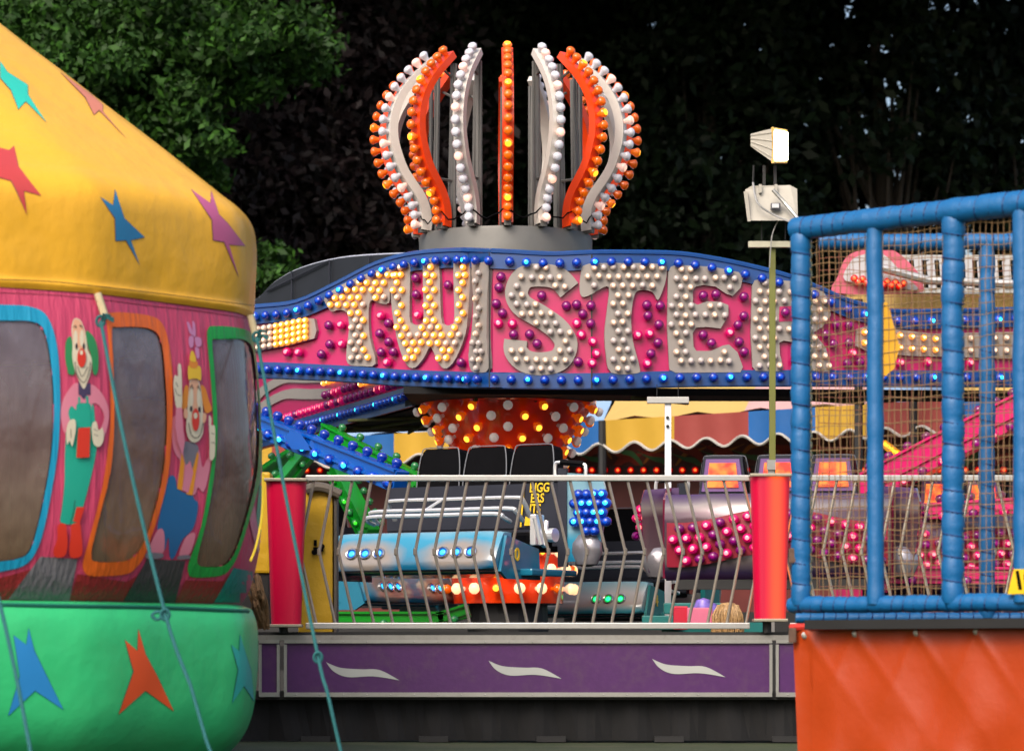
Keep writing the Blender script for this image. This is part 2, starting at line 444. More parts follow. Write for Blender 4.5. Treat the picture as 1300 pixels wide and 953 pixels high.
LET.append(('E', u6([(414, 150), (425, 128), (445, 120), (600, 128), (705, 150), (722, 175), (712, 215), (680, 248), (655, 240), (610, 210), (560, 203), (525, 210), (516, 230), (516, 275), (535, 284), (575, 270), (630, 272), (662, 286), (662, 330), (630, 382), (575, 376), (530, 378), (515, 400), (518, 455), (530, 474), (590, 474), (640, 452), (665, 448), (700, 480), (722, 540), (712, 562), (445, 564), (420, 552), (410, 380)]), 'cold'))
LET.append(('R', u6([(760, 205), (770, 184), (800, 176), (930, 188), (1045, 225), (1078, 275), (1078, 330), (1045, 375), (1008, 398), (1030, 425), (1058, 460), (1085, 550), (1070, 560), (1005, 556), (975, 500), (935, 440), (890, 432), (872, 440), (875, 490), (888, 545), (870, 558), (775, 556), (762, 540), (754, 400)]), 'cold'))
LET.append(('dash', [(250, 428), (300, 420), (350, 412), (390, 404), (402, 405), (405, 420), (402, 430), (370, 439), (330, 446), (250, 452)], 'warm'))
LET.append(('dash2', [(1086, 418), (1100, 414), (1180, 424), (1260, 422), (1420, 420), (1420, 458), (1260, 455), (1150, 452), (1100, 447), (1085, 440)], 'warm'))
for nm, poly, k in LET:
    if nm in 'TWI': poly[:] = cr2(poly, 3)
    mb = MB(); sheet(mb, poly, S, 0.040, 0.0, 25, SXS, False)
    part('letter' if len(nm) < 3 else 'light_strip', mb, M_letter, sign, label={'T': 'first letter T'}.get(nm))
mb = MB(); hole = u6([(872, 292), (950, 288), (968, 315), (950, 350), (870, 354)]); sheet(mb, hole, S, 0.044, 0.041, 25, SXS, False)
part('letter_inset', mb, M_mag, sign)
RB = 0.032
cm = dict(blue=cap_mesh('blue_bulb', .040, BLU), bluel=cap_mesh('blue_bulb_on', .040, BLUL), mag=cap_mesh('magenta_bulb', .041, MAG),
          magl=cap_mesh('magenta_bulb_on', .041, MAGL), wht=cap_mesh('white_bulb', .028, WHT), whtl=cap_mesh('peach_bulb_on', .028, WHTL),
          yel=cap_mesh('warm_bulb_on', 0.028, YEL, tip=1))
def smat(px, py, off): return aim(S(px, py, off), sign_n(px)+Vector((0, 0, 0.02)))
blues = []
x = 208; k = 0
while x < 1410:
    st = 13.5 if x < 626 else 21.2
    blues.append((x, smat(x, topy(x)+13, 0.036), cm['bluel' if k % 4 == 1 else 'blue'])); x += st; k += 1
x = 210
while x < 1410:
    st = 13.5 if x < 626 else 21.2
    blues.append((x, smat(x, (boty(x)+band_hi(x))/2, 0.036), cm['bluel' if k % 4 == 1 else 'blue'])); x += st; k += 1
blues.sort(key=lambda t: abs(t[0]-680)); put_caps('blue_bulb', [(m, me) for _, m, me in blues], sign)
lets = [p for _, p, _ in LET]
wb = []
for nm, poly, k in LET:
    x0, x1 = min(p[0] for p in poly), max(p[0] for p in poly); y0, y1 = min(p[1] for p in poly), max(p[1] for p in poly)
    if nm.startswith('dash'):
        rows = (0.24, 0.72) if nm == 'dash2' else (0.12, 0.38, 0.62, 0.88)
        dx = 15 if nm == 'dash2' else 7.5
        x = x0+8
        while x < x1-6:
            # top and bottom of poly at x
            ys = []
            for i in range(len(poly)):
                (a, b), (c, d) = poly[i], poly[(i+1) % len(poly)]
                if (a-x)*(c-x) <= 0 and a != c: ys.append(b+(d-b)*(x-a)/(c-a))
            if len(ys) >= 2:
                for r_ in rows:
                    on = (nm == 'dash' and x > 355) or (nm == 'dash2' and (x < 1110 or 1135 < x < 1185))
                    wb.append((x, smat(x, min(ys)+r_*(max(ys)-min(ys)), 0.040), cm['yel' if on else 'whtl']))
            x += dx
        continue
    sx, sy = (10.4, 10.8) if k == 'warm' else (12.2, 13.2)
    if nm == 'I': sx = 7.6; sy = 12.5
    j = 0; y = y0+6
    while y < y1-4:
        x = x0+5+(sx/2 if j % 2 else 0)
        while x < x1-3:
            jx, jy = x+random.uniform(-.7, .7), y+random.uniform(-.7, .7)
            if inside((jx, jy), poly) and pdist((jx, jy), poly) > (4.0 if k == 'warm' else 4.4) and not (nm == 'R' and (inside((jx, jy), hole) or pdist((jx, jy), hole) < 4)):
                if k == 'warm': me = cm['yel'] if random.random() < .86 else cm['whtl']
                elif nm == 'I': me = cm['whtl'] if random.random() < .25 else cm['wht']
                else: me = cm['whtl'] if random.random() < .62 and y > 340 else cm['wht']
                if nm == 'T' and 440 < x < 462 and y > 400: me = cm['whtl']
                wb.append((jx, smat(jx, jy, 0.040), me))
            x += sx
        y += sy*0.88; j += 1
wb.sort(key=lambda t: -abs(t[0]-560) if False else abs(t[0]-560))
put_caps('letter_bulb', [(m, me) for _, m, me in wb], sign)
# magenta bulbs in what is left
mg = []
tries = []
y = 352
j = 0
while y < 468:
    x = 262+(10 if j % 2 else 0)
    while x < 1400:
        tries.append((x+random.uniform(-2.5, 2.5), y+random.uniform(-2, 2))); x += 15 if x < 626 else 17
    y += 12; j += 1
for x, y in tries:
    if y < band_lo(x)+7 or y > band_hi(x)-8: continue
    if any(inside((x, y), p) or pdist((x, y), p) < 6.5 for p in lets if min(q[0] for q in p)-10 < x < max(q[0] for q in p)+10): continue
    if any((x-a)**2+(y-b)**2 < 13**2 for a, b, *_ in mg): continue
    mg.append((x, y))
for x, y in [(894, 314), (898, 314)][:1]: mg.append((720+900/3.25*1.0-2, 300+318/3.25))
gi = [(smat(x, y, 0.044 if inside((x, y), hole) else 0.001), cm['magl' if random.random() < .36 else 'mag']) for x, y in sorted(mg, key=lambda t: abs(t[0]-700))]
put_caps('magenta_bulb', gi, sign)
# understructure: dark frame under the fascia and the wing going back to the left
zb = 2.16+CZ
mb = MB()
mb.prism([(-.9, 26.15), (4.6, 26.6), (4.4, 27.0), (0.7, 26.9), (.2, 30.2), (-1.95, 30.9), (-.86, 27.3)], lambda a, b: Vector((a, b, zb)), lambda a, b: Vector((a, b, zb+.06)))
part('underside_frame', mb, M_blk, sign)
mb = MB()
M_olive = mat('olive_steel', (0.10, 0.11, 0.03), 0.6, var=0.3)
for (a, b) in (((-1.8, 30.7), (0.0, 27.2)), ((-1.0, 30.5), (-.3, 26.5)), ((-1.5, 29.8), (.1, 29.6)), ((.1, 30), (.2, 26.6)), ((-1.5, 28.9), (.3, 27.9)), ((1.0, 26.3), (1.5, 26.9)), ((2.4, 26.4), (3.0, 26.9))):
    mb = MB(); mb.tube([(a[0], a[1], zb-.02), (b[0], b[1], zb-.02)], .016, 6); part('underside_brace', mb, M_olive, sign)

# wing receding left: lit outer face
WA = Vector((-.84, 27.35, 0)); WB = Vector((-2.75, 33.3, 0)); wt = (WB-WA).normalized(); wn = Vector((wt.y, -wt.x, 0));
if wn.x > 0: wn = -wn
def Wg(s_, z, off=0.0): p = WA.lerp(WB, s_); return Vector((p.x, p.y, zb+z))+wn*off
mb = MB(); mb.prism([(0, 0.0), (1, 0.0), (1, .75), (0, .75)], lambda a, b: Wg(a, b, -.1), lambda a, b: Wg(a, b, 0)); part('rear_wing_panel', mb, M_mag, sign)
mb = MB(); mb.prism([(0, -.01), (1, -.01), (1, .17), (0, .17)], lambda a, b: Wg(a, b, 0.001), lambda a, b: Wg(a, b, .03)); part('rear_wing_edging', mb, M_sblue, sign)
mb = MB()
for zz in (.36, .52):
    pl = stroke([(.45, zz-.04), (.6, zz+.03), (.75, zz+.10), (.9, zz+.06), (1, zz-.03)], .09, 5)
    mb.prism(pl, lambda a, b: Wg(a, b, 0.001), lambda a, b: Wg(a, b, .02))
part('rear_wing_swirl', mb, M_letter, sign)
it = []
for i in range(48):
    s_ = .02+i*.0205; it.append((aim(Wg(s_, .08, .03), wn), cm['bluel' if i % 5 == 2 else 'blue']))
put_caps('rear_blue_bulb', it, sign)
it = []
for zi, zz in enumerate((.22, .32, .44, .56)):
    for i in range(34):
        s_ = .03+i*.029+(zi % 2)*.014
        lit = random.random()
        me = cm['magl'] if lit < .4 else cm['mag']
        if zi > 0 and (.18 < s_ < .30 or .38 < s_ < .5): me = cm['yel'] if zi > 1 or s_ < .3 else me
        elif zi > 0 and s_ > .5: continue
        it.append((aim(Wg(s_, zz, .002), wn), me))
put_caps('rear_magenta_bulb', it, sign)
# inner side of the other rear wing, dark with a pale rim
mb = MB()
AY = [(250, 29.8), (325, 29.0), (545, 26.4)]
ap = cr2([(260, 425), (290, 402), (325, 380), (347, 359), (380, 341), (430, 328), (490, 323), (545, 322)], 5, False)
def A_(px, py, off=0): q = P(px, py, lerp(AY, px)); return q+Vector((-.5, -.85, 0))*off
sheet(mb, ap+[(545, 400), (400, 440), (250, 450)], A_, 0.0, -0.15, 25, (), False)
part('inner_wing_panel', mb, mat('inner_wing_black', (0.012, 0.013, 0.018), 0.5, var=0.4), sign)
mb = MB(); mb.tube([A_(x, y-.5, -0.03) for x, y in ap], 0.012, 6); part('inner_wing_rim', mb, mat('pale_rim', (.42, .45, .55), .4), sign)
mb = MB()
for (a, b) in (((372, 345), (372, 400)), ((420, 331), (420, 372)), ((470, 325), (470, 345)), ((340, 370), (420, 331))): mb.tube([A_(*a, .02), A_(*b, .02)], .008, 5)
part('inner_wing_strut', mb, M_dgrey, sign)

# ================================================================== CROWN
CR = P(642, 320, 27.4); CRX, CRY = CR.x, CR.y; pm = 27.4/F
crown = thing('bulb_lantern', 'crown shaped lantern of orange and white curved ribs studded with bulbs above the sign', 'crown lantern', CR)
zc = lambda py: CZ+(HY-py)*27.4/F
M_grey = mat('grey_galvanised_ring', (0.15, 0.15, 0.145), 0.5, 0.3, var=0.2, dirt=0.3, nscale=8)
mb = MB(); mb.lathe([(110*pm, zc(345)), (110*pm, zc(305)), (109*pm, zc(301)), (100*pm, zc(300))], 48, M=Matrix.Translation((CRX, CRY, 0)))
part('ring_base', mb, M_grey, crown, True)
prof = [(298, 114), (285, 113), (270, 115), (255, 121), (240, 131), (222, 142), (200, 150), (178, 155), (155, 155), (132, 150), (112, 141), (92, 127), (76, 112), (62, 98)]
pc = cr([(r*1.03*pm, zc(298-(298-y)*.925), 0) for y, r in prof], 4)
M_rw = mat('rib_white', (0.60, 0.57, 0.53), 0.4, var=0.08, dirt=0.25)
M_ro = mat('rib_orange', (0.80, 0.055, 0.003), 0.35, var=0.1, coat=.3)
fl = {k: cap_mesh(k, .041, v, 'flare', 10, 2) for k, v in dict(orange_bulb=ORG, orange_bulb_on=ORGL, pearl_bulb=PWH, pink_bulb=PPK).items()}
# arc length resample for bulbs
acc = [0]
for a, b in zip(pc, pc[1:]): acc.append(acc[-1]+(b-a).length)
nb = 18
bl = []
for k in range(nb):
    s_ = (k+.4)/nb*acc[-1]
    i = max(j for j in range(len(acc)) if acc[j] <= s_); i = min(i, len(pc)-2)
    t = (s_-acc[i])/(acc[i+1]-acc[i]); p = pc[i].lerp(pc[i+1], t); d = (pc[i+1]-pc[i]).normalized(); n_ = Vector((d.y, -d.x)); bl.append((p, n_))
allb = []
for k in range(16):
    th = R(-90+22.5*k+1.2); ca, sa = math.cos(th), math.sin(th); orange = k % 2 == 0
    def Q(r, z, t): return Vector((CRX+r*ca-t*sa, CRY+r*sa+t*ca, z))
    mb = MB(); vs = []; n = len(pc)
    for i, p in enumerate(pc):
        d = (pc[min(i+1, n-1)]-pc[max(i-1, 0)]).normalized(); nn = Vector((d.y, -d.x))
        wd = .028+ .012*(1-i/n)
        for (o_, t_) in ((0, -.048), (0, .048), (-wd*2.2, .048), (-wd*2.2, -.048)):
            q = p+Vector((nn.x, nn.y, 0))*o_; vs.append(Q(q.x, q.y, t_))
    fs = []
    for i in range(n-1):
        for j in range(4): j2 = (j+1) % 4; fs.append((i*4+j, i*4+j2, i*4+4+j2, i*4+4+j))
    fs += [(0, 1, 2, 3), tuple((n-1)*4+j for j in (3, 2, 1, 0))]
    mb.add(vs, fs)
    rib = part('rib', mb, M_ro if orange else M_rw, crown, False)
    mb = MB(); rr = 96*pm
    for s_ in (-1, 1): mb.tube([Q(rr+.01, zc(301), .0+s_*.035), Q(rr-.02, zc(94), s_*.02)], .014, 5)
    mb.box(Q(rr-.005, zc(196), 0), (.03, .03, 204*pm), M=Matrix.Rotation(th, 4, 'Z').to_3x3().to_4x4())
    mb.tube([Q(rr-.01, zc(112), 0), Q(116*pm, zc(102), 0)], .012, 5)
    mb.tube([Q(rr, zc(240), 0), Q(126*pm, zc(240), 0)], .012, 5)
    mb.box(Q(113*pm, zc(298), 0), (.07, .06, .05), M=Matrix.Rotation(th, 4, 'Z').to_3x3().to_4x4())
    part('rib_post', mb, M_grey, crown)
    for q, (p, n_) in enumerate(bl):
        d = Vector((ca*n_.x, sa*n_.x, n_.y))
        if orange: me = fl['orange_bulb_on' if (q+k) % 5 == 2 else 'orange_bulb']
        else: me = fl['pink_bulb' if (q+k) % 4 == 1 else 'pearl_bulb']
        allb.append((Q(p.x, p.y, 0).y, aim(Q(p.x, p.y, 0), d), me, rib))
allb.sort(key=lambda t: t[0])
for i, (_, M, me, rib) in enumerate(allb[:100]):
    o = bpy.data.objects.new('bulb', me); link(o, rib); o.matrix_basis = M
put_caps('bulb', [(M, me) for _, M, me, _ in allb[100:]], crown, 0)
# festoon cable between the ribs
mb = MB()
for k in range(16):
    a0, a1 = R(-90+22.5*k), R(-90+22.5*(k+1)); pts = []
    for i in range(7):
        t = i/6; a = a0+(a1-a0)*t; pts.append((CRX+.80*math.cos(a), CRY+.80*math.sin(a), zc(278)-.09*math.sin(math.pi*t)+random.uniform(-.015, .015)))
    mb.tube(pts, .007, 4)
part('cable', mb, M_black, crown)

# ================================================================== HUB: cone above, drum below
HXY = P(645, 0, 27.3)
hub = thing('ride_hub', 'orange flared cone hub with white and amber bulbs under the sign', 'ride hub', (HXY.x, HXY.y, .7))
M_or = mat('hub_orange', (0.90, 0.05, 0.003), 0.16, var=0.1, coat=.6, nscale=3)
pm2 = 27.3/F; zz = lambda py: CZ+(HY-py)*pm2
coneprof = [(108, 497), (112, 501), (112, 514), (108, 517), (98, 530), (84, 550), (70, 575), (60, 600), (54, 640)]
mb = MB(); mb.lathe([(r*pm2, zz(y)) for r, y in coneprof], 40, M=Matrix.Translation((HXY.x, HXY.y, 0)))
cone = part('cone', mb, M_or, hub, True)
mb = MB(); mb.lathe([(34*pm2, zz(640)), (34*pm2, zz(700))], 20, M=Matrix.Translation((HXY.x, HXY.y, 0))); part('column', mb, M_dark, hub)
mb = MB(); mb.lathe([(60*pm2, zz(684)), (72*pm2, zz(690)), (73*pm2, zz(720)), (70*pm2, zz(766)), (60*pm2, zz(768))], 40, M=Matrix.Translation((HXY.x, HXY.y, 0)))
part('drum', mb, M_or, hub, True)
mb = MB(); mb.lathe([(50*pm2, zz(768)), (52*pm2, zz(812)), (120*pm2, zz(814))], 24, M=Matrix.Translation((HXY.x, HXY.y, 0))); part('pedestal', mb, M_dark, hub)
ht = {k: cap_mesh(k, .042, v, 'stem', 10, 2) for k, v in dict(hub_orange_bulb=plastic('amber_hub', (.85, .12, .003), (1.0, .42, .03), 1.8, .22)).items()}
hw = cap_mesh('hub_white_bulb', .042, plastic('hub_white', (.72, .62, .58), (.78, .7, .66), .12, .03), 'stem', 10, 4)
hl = cap_mesh('drum_lit_bulb', .05, plastic('drum_white', (.9, .55, .35), (1.0, .58, .28), .9, .5), 'stem', 10, 4)
it = []
for ri, y in enumerate((519, 531, 544, 557, 571, 585)):
    r = lerp([(b, a) for a, b in coneprof][1:], y)*pm2; nn_ = 16 if ri < 4 else 12
    for k in range(nn_):
        th = 2*math.pi*(k+(.5 if ri % 2 else 0))/nn_
        d = Vector((math.cos(th), math.sin(th), -.45))
        it.append((aim((HXY.x+r*math.cos(th), HXY.y+r*math.sin(th), zz(y)), d), hw if (ri+k) % 2 == 0 else ht['hub_orange_bulb']))
it = [q for q in it if q[0].translation.y < HXY.y+.25]
put_caps('cone_bulb', it, hub)
it = []
for ri, y in enumerate((702, 724, 748)):
    for k in range(18):
        th = 2*math.pi*(k+(.5 if ri % 2 else 0))/18
        if math.sin(th) > .3: continue
        it.append((aim((HXY.x+72*pm2*math.cos(th), HXY.y+72*pm2*math.sin(th), zz(y)), (math.cos(th), math.sin(th), 0)), ht['hub_orange_bulb'] if (k+ri) % 3 == 0 else hl))
put_caps('drum_bulb', it, hub)

# ================================================================== RIDE ARMS
def beam(name, pts, h, wd, material, parent, flange=None):
    mb = MB()
    for a, b in zip(pts, pts[1:]):
        a, b = Vector(a), Vector(b); d = b-a; L = d.length; q = d.to_track_quat('X', 'Z').to_matrix().to_4x4()
        mb.box((a+b)/2, (L+h*.5, wd, h), M=q, bev=.008)
        mb.box((a+b)/2+q.to_3x3() @ Vector((0, -wd*.55, h*.5)), (L+h*.4, .03, .02), M=q)
        mb.box((a+b)/2+q.to_3x3() @ Vector((0, -wd*.55, -h*.12)), (L+h*.4, .025, .018), M=q)
    return part(name, mb, [material], parent)
def arm(label, material, capm, pts, h, wd, spacing, group='coloured ride arms', lit=None, both=True):
    t = bpy.data.objects.new('arm', None); link(t, hub); t['label'] = label
    beam('boom', pts, h, wd, material, t)
    it = []
    for a, b in zip(pts, pts[1:]):
        a, b = Vector(a), Vector(b); d = b-a; n = max(1, int(d.length/spacing)); u = d.normalized(); v = u.cross(Vector((0, 1, 0))).normalized()
        if v.z < 0: v = -v
        for i in range(n):
            p = a+d*((i+.5)/n)
            it.append((aim(p-v*h*.28+Vector((0, -wd/2, 0)), (0, -1, -.1)), lit if (lit and i % 2 == 0) else capm))
            if both: it.append((aim(p+v*h*.5, v), capm))
    put_caps('bulb', it, t); return t
M_ab = mat('arm_blue', (0.001, 0.09, 0.44), 0.28, var=0.12, coat=.3, dirt=.1)
M_ag = mat('arm_green', (0.004, 0.24, 0.015), 0.28, var=0.15, coat=.3, dirt=.1)
M_ap = mat('arm_pink', (0.55, 0.004, 0.12), 0.3, var=0.12, coat=.3)
gcap = cap_mesh('green_bulb', .036, plastic('dim_green', (.02, .16, .05), (.02, .3, .05), .3, .05)); gcapl = cap_mesh('green_bulb_on', .036, GRN)
bc, bcl = cap_mesh('arm_blue_bulb', .045, BLU), cap_mesh('arm_blue_bulb_on', .045, BLUL)
mc, mcl = cap_mesh('arm_pink_bulb', .042, MAG), cap_mesh('arm_pink_bulb_on', .042, MAGL)
t = arm('bright blue ride arm with cyan bulbs sloping down to the front blue car', M_ab, bc, [P(296, 526, 26.6), P(395, 566, 25.6), P(505, 610, 24.8)], .17, .14, .17, lit=bcl)
mb = MB()
for poly in ([(362, 556), (368, 546), (382, 551), (390, 562), (398, 572), (370, 570)], [(392, 566), (396, 554), (404, 553), (412, 558), (417, 572), (418, 582), (398, 578)]):
    mb.prism(poly, lambda a, b: P(a, b, 25.55), lambda a, b: P(a, b, 25.46))
part('knuckle_plate', mb, M_ab, t)
arm('green ride arm sloping down to the right beside the black seats', M_ag, gcap, [P(415, 552, 26.3), P(530, 613, 25.7)], .16, .12, .2, lit=gcapl)
arm('short green ride arm rising behind the red fence pod', M_ag, gcap, [P(325, 610, 28.2), P(383, 572, 28.6)], .15, .12, .2, lit=gcapl)
arm('green ride arm rising to the right under the blue arm', M_ag, gcap, [P(352, 622, 27.6), P(390, 575, 27.9)], .14, .12, .2, lit=gcapl)
arm('broad green ride arm running down behind the yellow cabinet and lap bars', M_ag, gcap, [P(428, 600, 27.6), P(470, 680, 26.8)], .2, .12, .16, lit=gcapl)
arm('low green ride arm lying level under the blue car noses', M_ag, gcap, [P(415, 786, 26.0), P(560, 786, 26.0), P(592, 776, 26.0)], .11, .12, .7, both=False)
arm('pink ride arm rising to the upper right behind the netting', M_ap, mc, [P(1080, 632, 25.6), P(1200, 570, 25.2), P(1330, 505, 24.8)], .24, .16, .15, lit=mcl)
arm('lower pink ride arm lying level behind the netting', M_ap, mc, [P(1120, 730, 25.0), P(1330, 732, 25.0)], .13, .12, .4, both=False)
arm('short pink ride arm behind the netting beside the grey seat', M_ap, mc, [P(1175, 650, 25.4), P(1330, 640, 25.2)], .12, .12, .2, lit=mcl)

# ================================================================== RIDE CARS
M_head_ring = mat('headlight_ring', (.5, .5, .52), .2, .9)
def make_car(label, loc, yaw, pal, number=None, wings=(1, -1), back=True, headcol=(0, .45, 1.0), words=False, rev=None, bars=True):
    t = thing('ride_car', label, 'ride car', loc, R(yaw), 'three seat ride cars'); t.scale = (1, 1, .89)
    paint, trim, dark = pal
    # nose
    prof = [(-.78, .50), (-.88, .50), (-.92, .475), (-.98, .33), (-1.04, .15), (-1.045, .06), (-1.0, .01), (-.80, 0)]
    pr = [(p.x, p.y*.68+.06) for p in cr([(a, b, 0) for a, b in prof], 2)]
    mb = MB(); n = len(pr)
    xs = [-.73, -.70, -.6, .6, .70, .73]; sc = [.90, .97, 1, 1, .97, .90]
    vs = []
    for x, s_ in zip(xs, sc):
        for y, z in pr: vs.append((x, -.80+(y+.80)*s_, .23+(z-.23)*s_))
    fs = [(i*n+k, (i+1)*n+k, (i+1)*n+k+1, i*n+k+1) for i in range(5) for k in range(n-1)]
    mb.add(vs, fs+[tuple(range(n)), tuple(5*n+k for k in range(n))])
    nose = part('nose', mb, paint, t, True, True)
    mb = MB()
    for s_ in (-1, 1):
        mb = MB(); mb.prism([(-.99, .06), (-.90, .36), (-.42, .26), (-.40, 0.0), (-.9, 0)], lambda a, b: Vector((s_*.735, a, b)), lambda a, b: Vector((s_*.76, a, b)))
        part('nose_cheek', mb, trim, t, local=True)
    for sx in (-.52, -.40, -.28, .28, .40, .52):
        hb = MB(); M = Matrix.Translation((sx, -1.012, .22)) @ Matrix.Rotation(R(70), 4, 'X')
        hb.lathe([(.052, -.01), (.052, .016), (.046, .022), (.040, .02), (.036, .008)], 18, 0, M, False)
        h = part('headlight', hb, M_head_ring, t, True, True)
        lb = MB(); lb.lathe([(.040, .004), (.024, .014)], 16, 0, M, False); lb.lathe([(.024, .014), (.014, .019), (.001, .020)], 16, 1, M)
        dc = tuple(c*.5 for c in headcol)
        part('lens', lb, [mat('lens_dim%g%g' % headcol[:2], tuple(c*.3+.01 for c in headcol), .2, emit=headcol, es=.25), mat('lens_hot%g%g' % headcol[:2], (.05, .2, .4), .2, emit=tuple(min(1, c*1.6+.01) for c in headcol), es=1.7)], h, False, True)
    # floor and step
    mb = MB(); mb.box((0, -.3, .07), (1.52, .95, .05), bev=.015); mb.box((.80, -.45, .06), (.12, .5, .06), bev=.015); part('floor_pan', mb, trim, t, local=True)
    # bench
    mb = MB(); mb.box((0, -.12, .33), (1.3, .5, .16), bev=.03); part('bench', mb, M_black, t, local=True)
    for sx in (-.42, 0, .42):
        mb = MB()
        M = Matrix.Rotation(R(-6), 4, 'X')
        mb.box((sx, .12, .62), (.37, .12, .5), M=M, bev=.03)
        mb.prism([(-.19, .82), (.19, .82), (.185, 1.0), (.165, 1.15), (.14, 1.18), (-.14, 1.18), (-.165, 1.15), (-.185, 1.0)], lambda a, b: Vector((sx+a, .06+(b-.82)*.15, b)), lambda a, b: Vector((sx+a*.96, .22+(b-.82)*.15, b-.01)))
        seat = part('seat_back', mb, M_black, t, local=True)
        mb = MB()
        for e in (-1, 1): mb.tube(cr([(sx+e*.192, .05, .55), (sx+e*.193, .055, .82), (sx+e*.188, .078, 1.0), (sx+e*.166, .10, 1.155), (sx+e*.135, .108, 1.186), (sx, .108, 1.188)], 3), .005, 5)  # highlight put on as a pale line along the seat edges
        part('piping', mb, M_edge_highlight, seat, True, True)
        if back:
            mb = MB()
            mb.prism([(-.19, .84), (.19, .84), (.15, 1.17), (-.15, 1.17)], lambda a, b: Vector((sx+a, .26, b)), lambda a, b: Vector((sx+a*.97, .30, b)))
            bx = part('tail_light', mb, M_dgrey, t, local=True)
            mb = MB()
            mb.prism([(-.165, .865), (.165, .865), (.13, 1.145), (-.13, 1.145)], lambda a, b: Vector((sx+a, .301, b)), lambda a, b: Vector((sx+a*.97, .312, b)))
            part('bezel', mb, mat('purple_bezel', (.16, .08, .25), .35), bx, local=True)
            mb = MB(); mb.prism([(-.12, .90), (.12, .90), (.10, 1.11), (-.10, 1.11)], lambda a, b: Vector((sx+a, .313, b)), lambda a, b: Vector((sx+a, .325, b)))
            part('lamp_glass', mb, MATS.get('tail_glow') or tail_glow(), bx, local=True)
    # inner panel behind the seats and end board
    mb = MB(); mb.box((0, -.02, .65), (1.66, .03, .38)); mb.box((0, .0, .45), (1.66, .05, .3))
    part('inner_panel', mb, M_dgrey, t, local=True)
    if bars:
        for (zb_, yb, wx, drop) in ((.70, -.40, .60, .16), (.60, -.58, .64, .10), (.55, -.70, .60, .06)):
            pts = cr([(-wx, yb+.12, zb_-drop), (-wx, yb+.02, zb_-.03), (-wx+.07, yb, zb_), (0, yb, zb_), (wx-.07, yb, zb_), (wx, yb+.02, zb_-.03), (wx, yb+.12, zb_-drop)], 4)
            mb = MB(); mb.tube(pts, .019, 8)
            if zb_ > .65: mb.tube([(-.1, yb, zb_), (-.22, yb-.12, zb_-.12)], .014, 6)
            part('lap_bar', mb, M_chrome, t, True, True)
        mb = MB(); mb.box((.76, -.45, .42), (.05, .14, .26), bev=.01); mb.tube([(.79, -.54, .52), (.82, -.5, .3), (.79, -.4, .28), (.79, -.36, .5)], .018, 6); mb.lathe([(.06, 0), (.06, .05)], 14, M=Matrix.Translation((.8, -.33, .38)) @ Matrix.Rotation(R(90), 4, 'Y'))
        part('latch', mb, M_chrome, t, local=True)
        mb = MB(); mb.tube(cr([(.72, -.1, .88), (.72, -.1, .99), (.76, -.1, 1.01), (.94, -.08, .99), (.97, -.08, .96), (.97, -.08, .86)], 4), .014, 6); part('grab_handle', mb, M_chrome, t, True, True)
        mb = MB(); mb.tube([(.77, -.1, 1.01), (.95, -.08, .99)], .026, 8); part('grip', mb, M_black, t, local=True)
    cl = []
    for s_ in wings:
        # wing facing forward and outward
        def Wn(a, b, o=0): return Vector((s_*(.80+a*.96+o*.3), -.06+a*.25-o, b))
        mb = MB(); mb.prism([(0, .16), (.24, .18), (.28, .45), (.30, .78), (.27, .90), (0, .92)], lambda a, b: Wn(a, b, -.05), lambda a, b: Wn(a, b, 0))
        wg = part('wing_panel', mb, pal[0], t, local=True)
        mb = MB(); mb.prism([(-.07, .12), (0, .12), (0, .96), (-.07, .96)], lambda a, b: Wn(a, b, -.05), lambda a, b: Wn(a, b, .02)); part('wing_post', mb, M_dgrey, t, local=True)
        mb = MB(); M = Matrix.Translation(Wn(.15, .27, -.02)) @ Matrix.Diagonal((1, .6, 1, 1)); mb.lathe([(.02, .14), (.08, .12), (.125, .05), (.13, -.03), (.09, -.13), (.04, -.15)], 18, M=M); part('wing_dome', mb, mat('airbrushed_dome', (.28, .27, .30), .2, .5, var=.5, nscale=5), t, True, True)
        for zz_ in range(6):
            for xx in range(5):
                a = .04+xx*.062+(zz_ % 2)*.03; b = .42+zz_*.078
                if ((a-.19)/.15)**2+((b-.60)/.21)**2 > 1.0: continue
                cl.append((aim(Wn(a, b, 0), (s_*.25, -1, .05)), pal_caps[rev or 'blue'][random.random() < .5]))
    if back:
        N = 16; mb = MB(); rows = [(.10, -.05), (.16, .02), (.30, .05), (.45, .06), (.62, .05), (.76, .02), (.84, -.06)]
        vs = []
        for i in range(N+1):
            x = -.86+1.72*i/N; yb = .34+.16*(1-(x/.86)**2)
            for z, o in rows: vs.append((x, yb+o, z))
        m_ = len(rows); fs = [(i*m_+k, (i+1)*m_+k, (i+1)*m_+k+1, i*m_+k+1) for i in range(N) for k in range(m_-1)]
        mb.add(vs, fs); part('rear_shell', mb, pal[0], t, True, True)
        mb = MB(); mb.box((0, .2, .08), (1.5, .5, .05)); mb.box((0, .42, .04), (1.5, .1, .04)); part('rear_bumper', mb, M_dark, t, local=True)
        mb = MB(); vs = []; xx = [-.84+1.68*i/20 for i in range(21)]
        for x in xx:
            yb = .34+.16*(1-(x/.86)**2)+.065; c = .46+.06*math.cos(x*4.2); h_ = .19
            vs += [(x, yb, c-h_), (x, yb+.012, c), (x, yb, c+h_)]
        mb.add(vs, [(i*3+k, i*3+3+k, i*3+4+k, i*3+1+k) for i in range(20) for k in (0, 1)])
        part('rear_bulb_board', mb, mat('rear_board_red', (.25, .01, .03), .4), t, local=True)
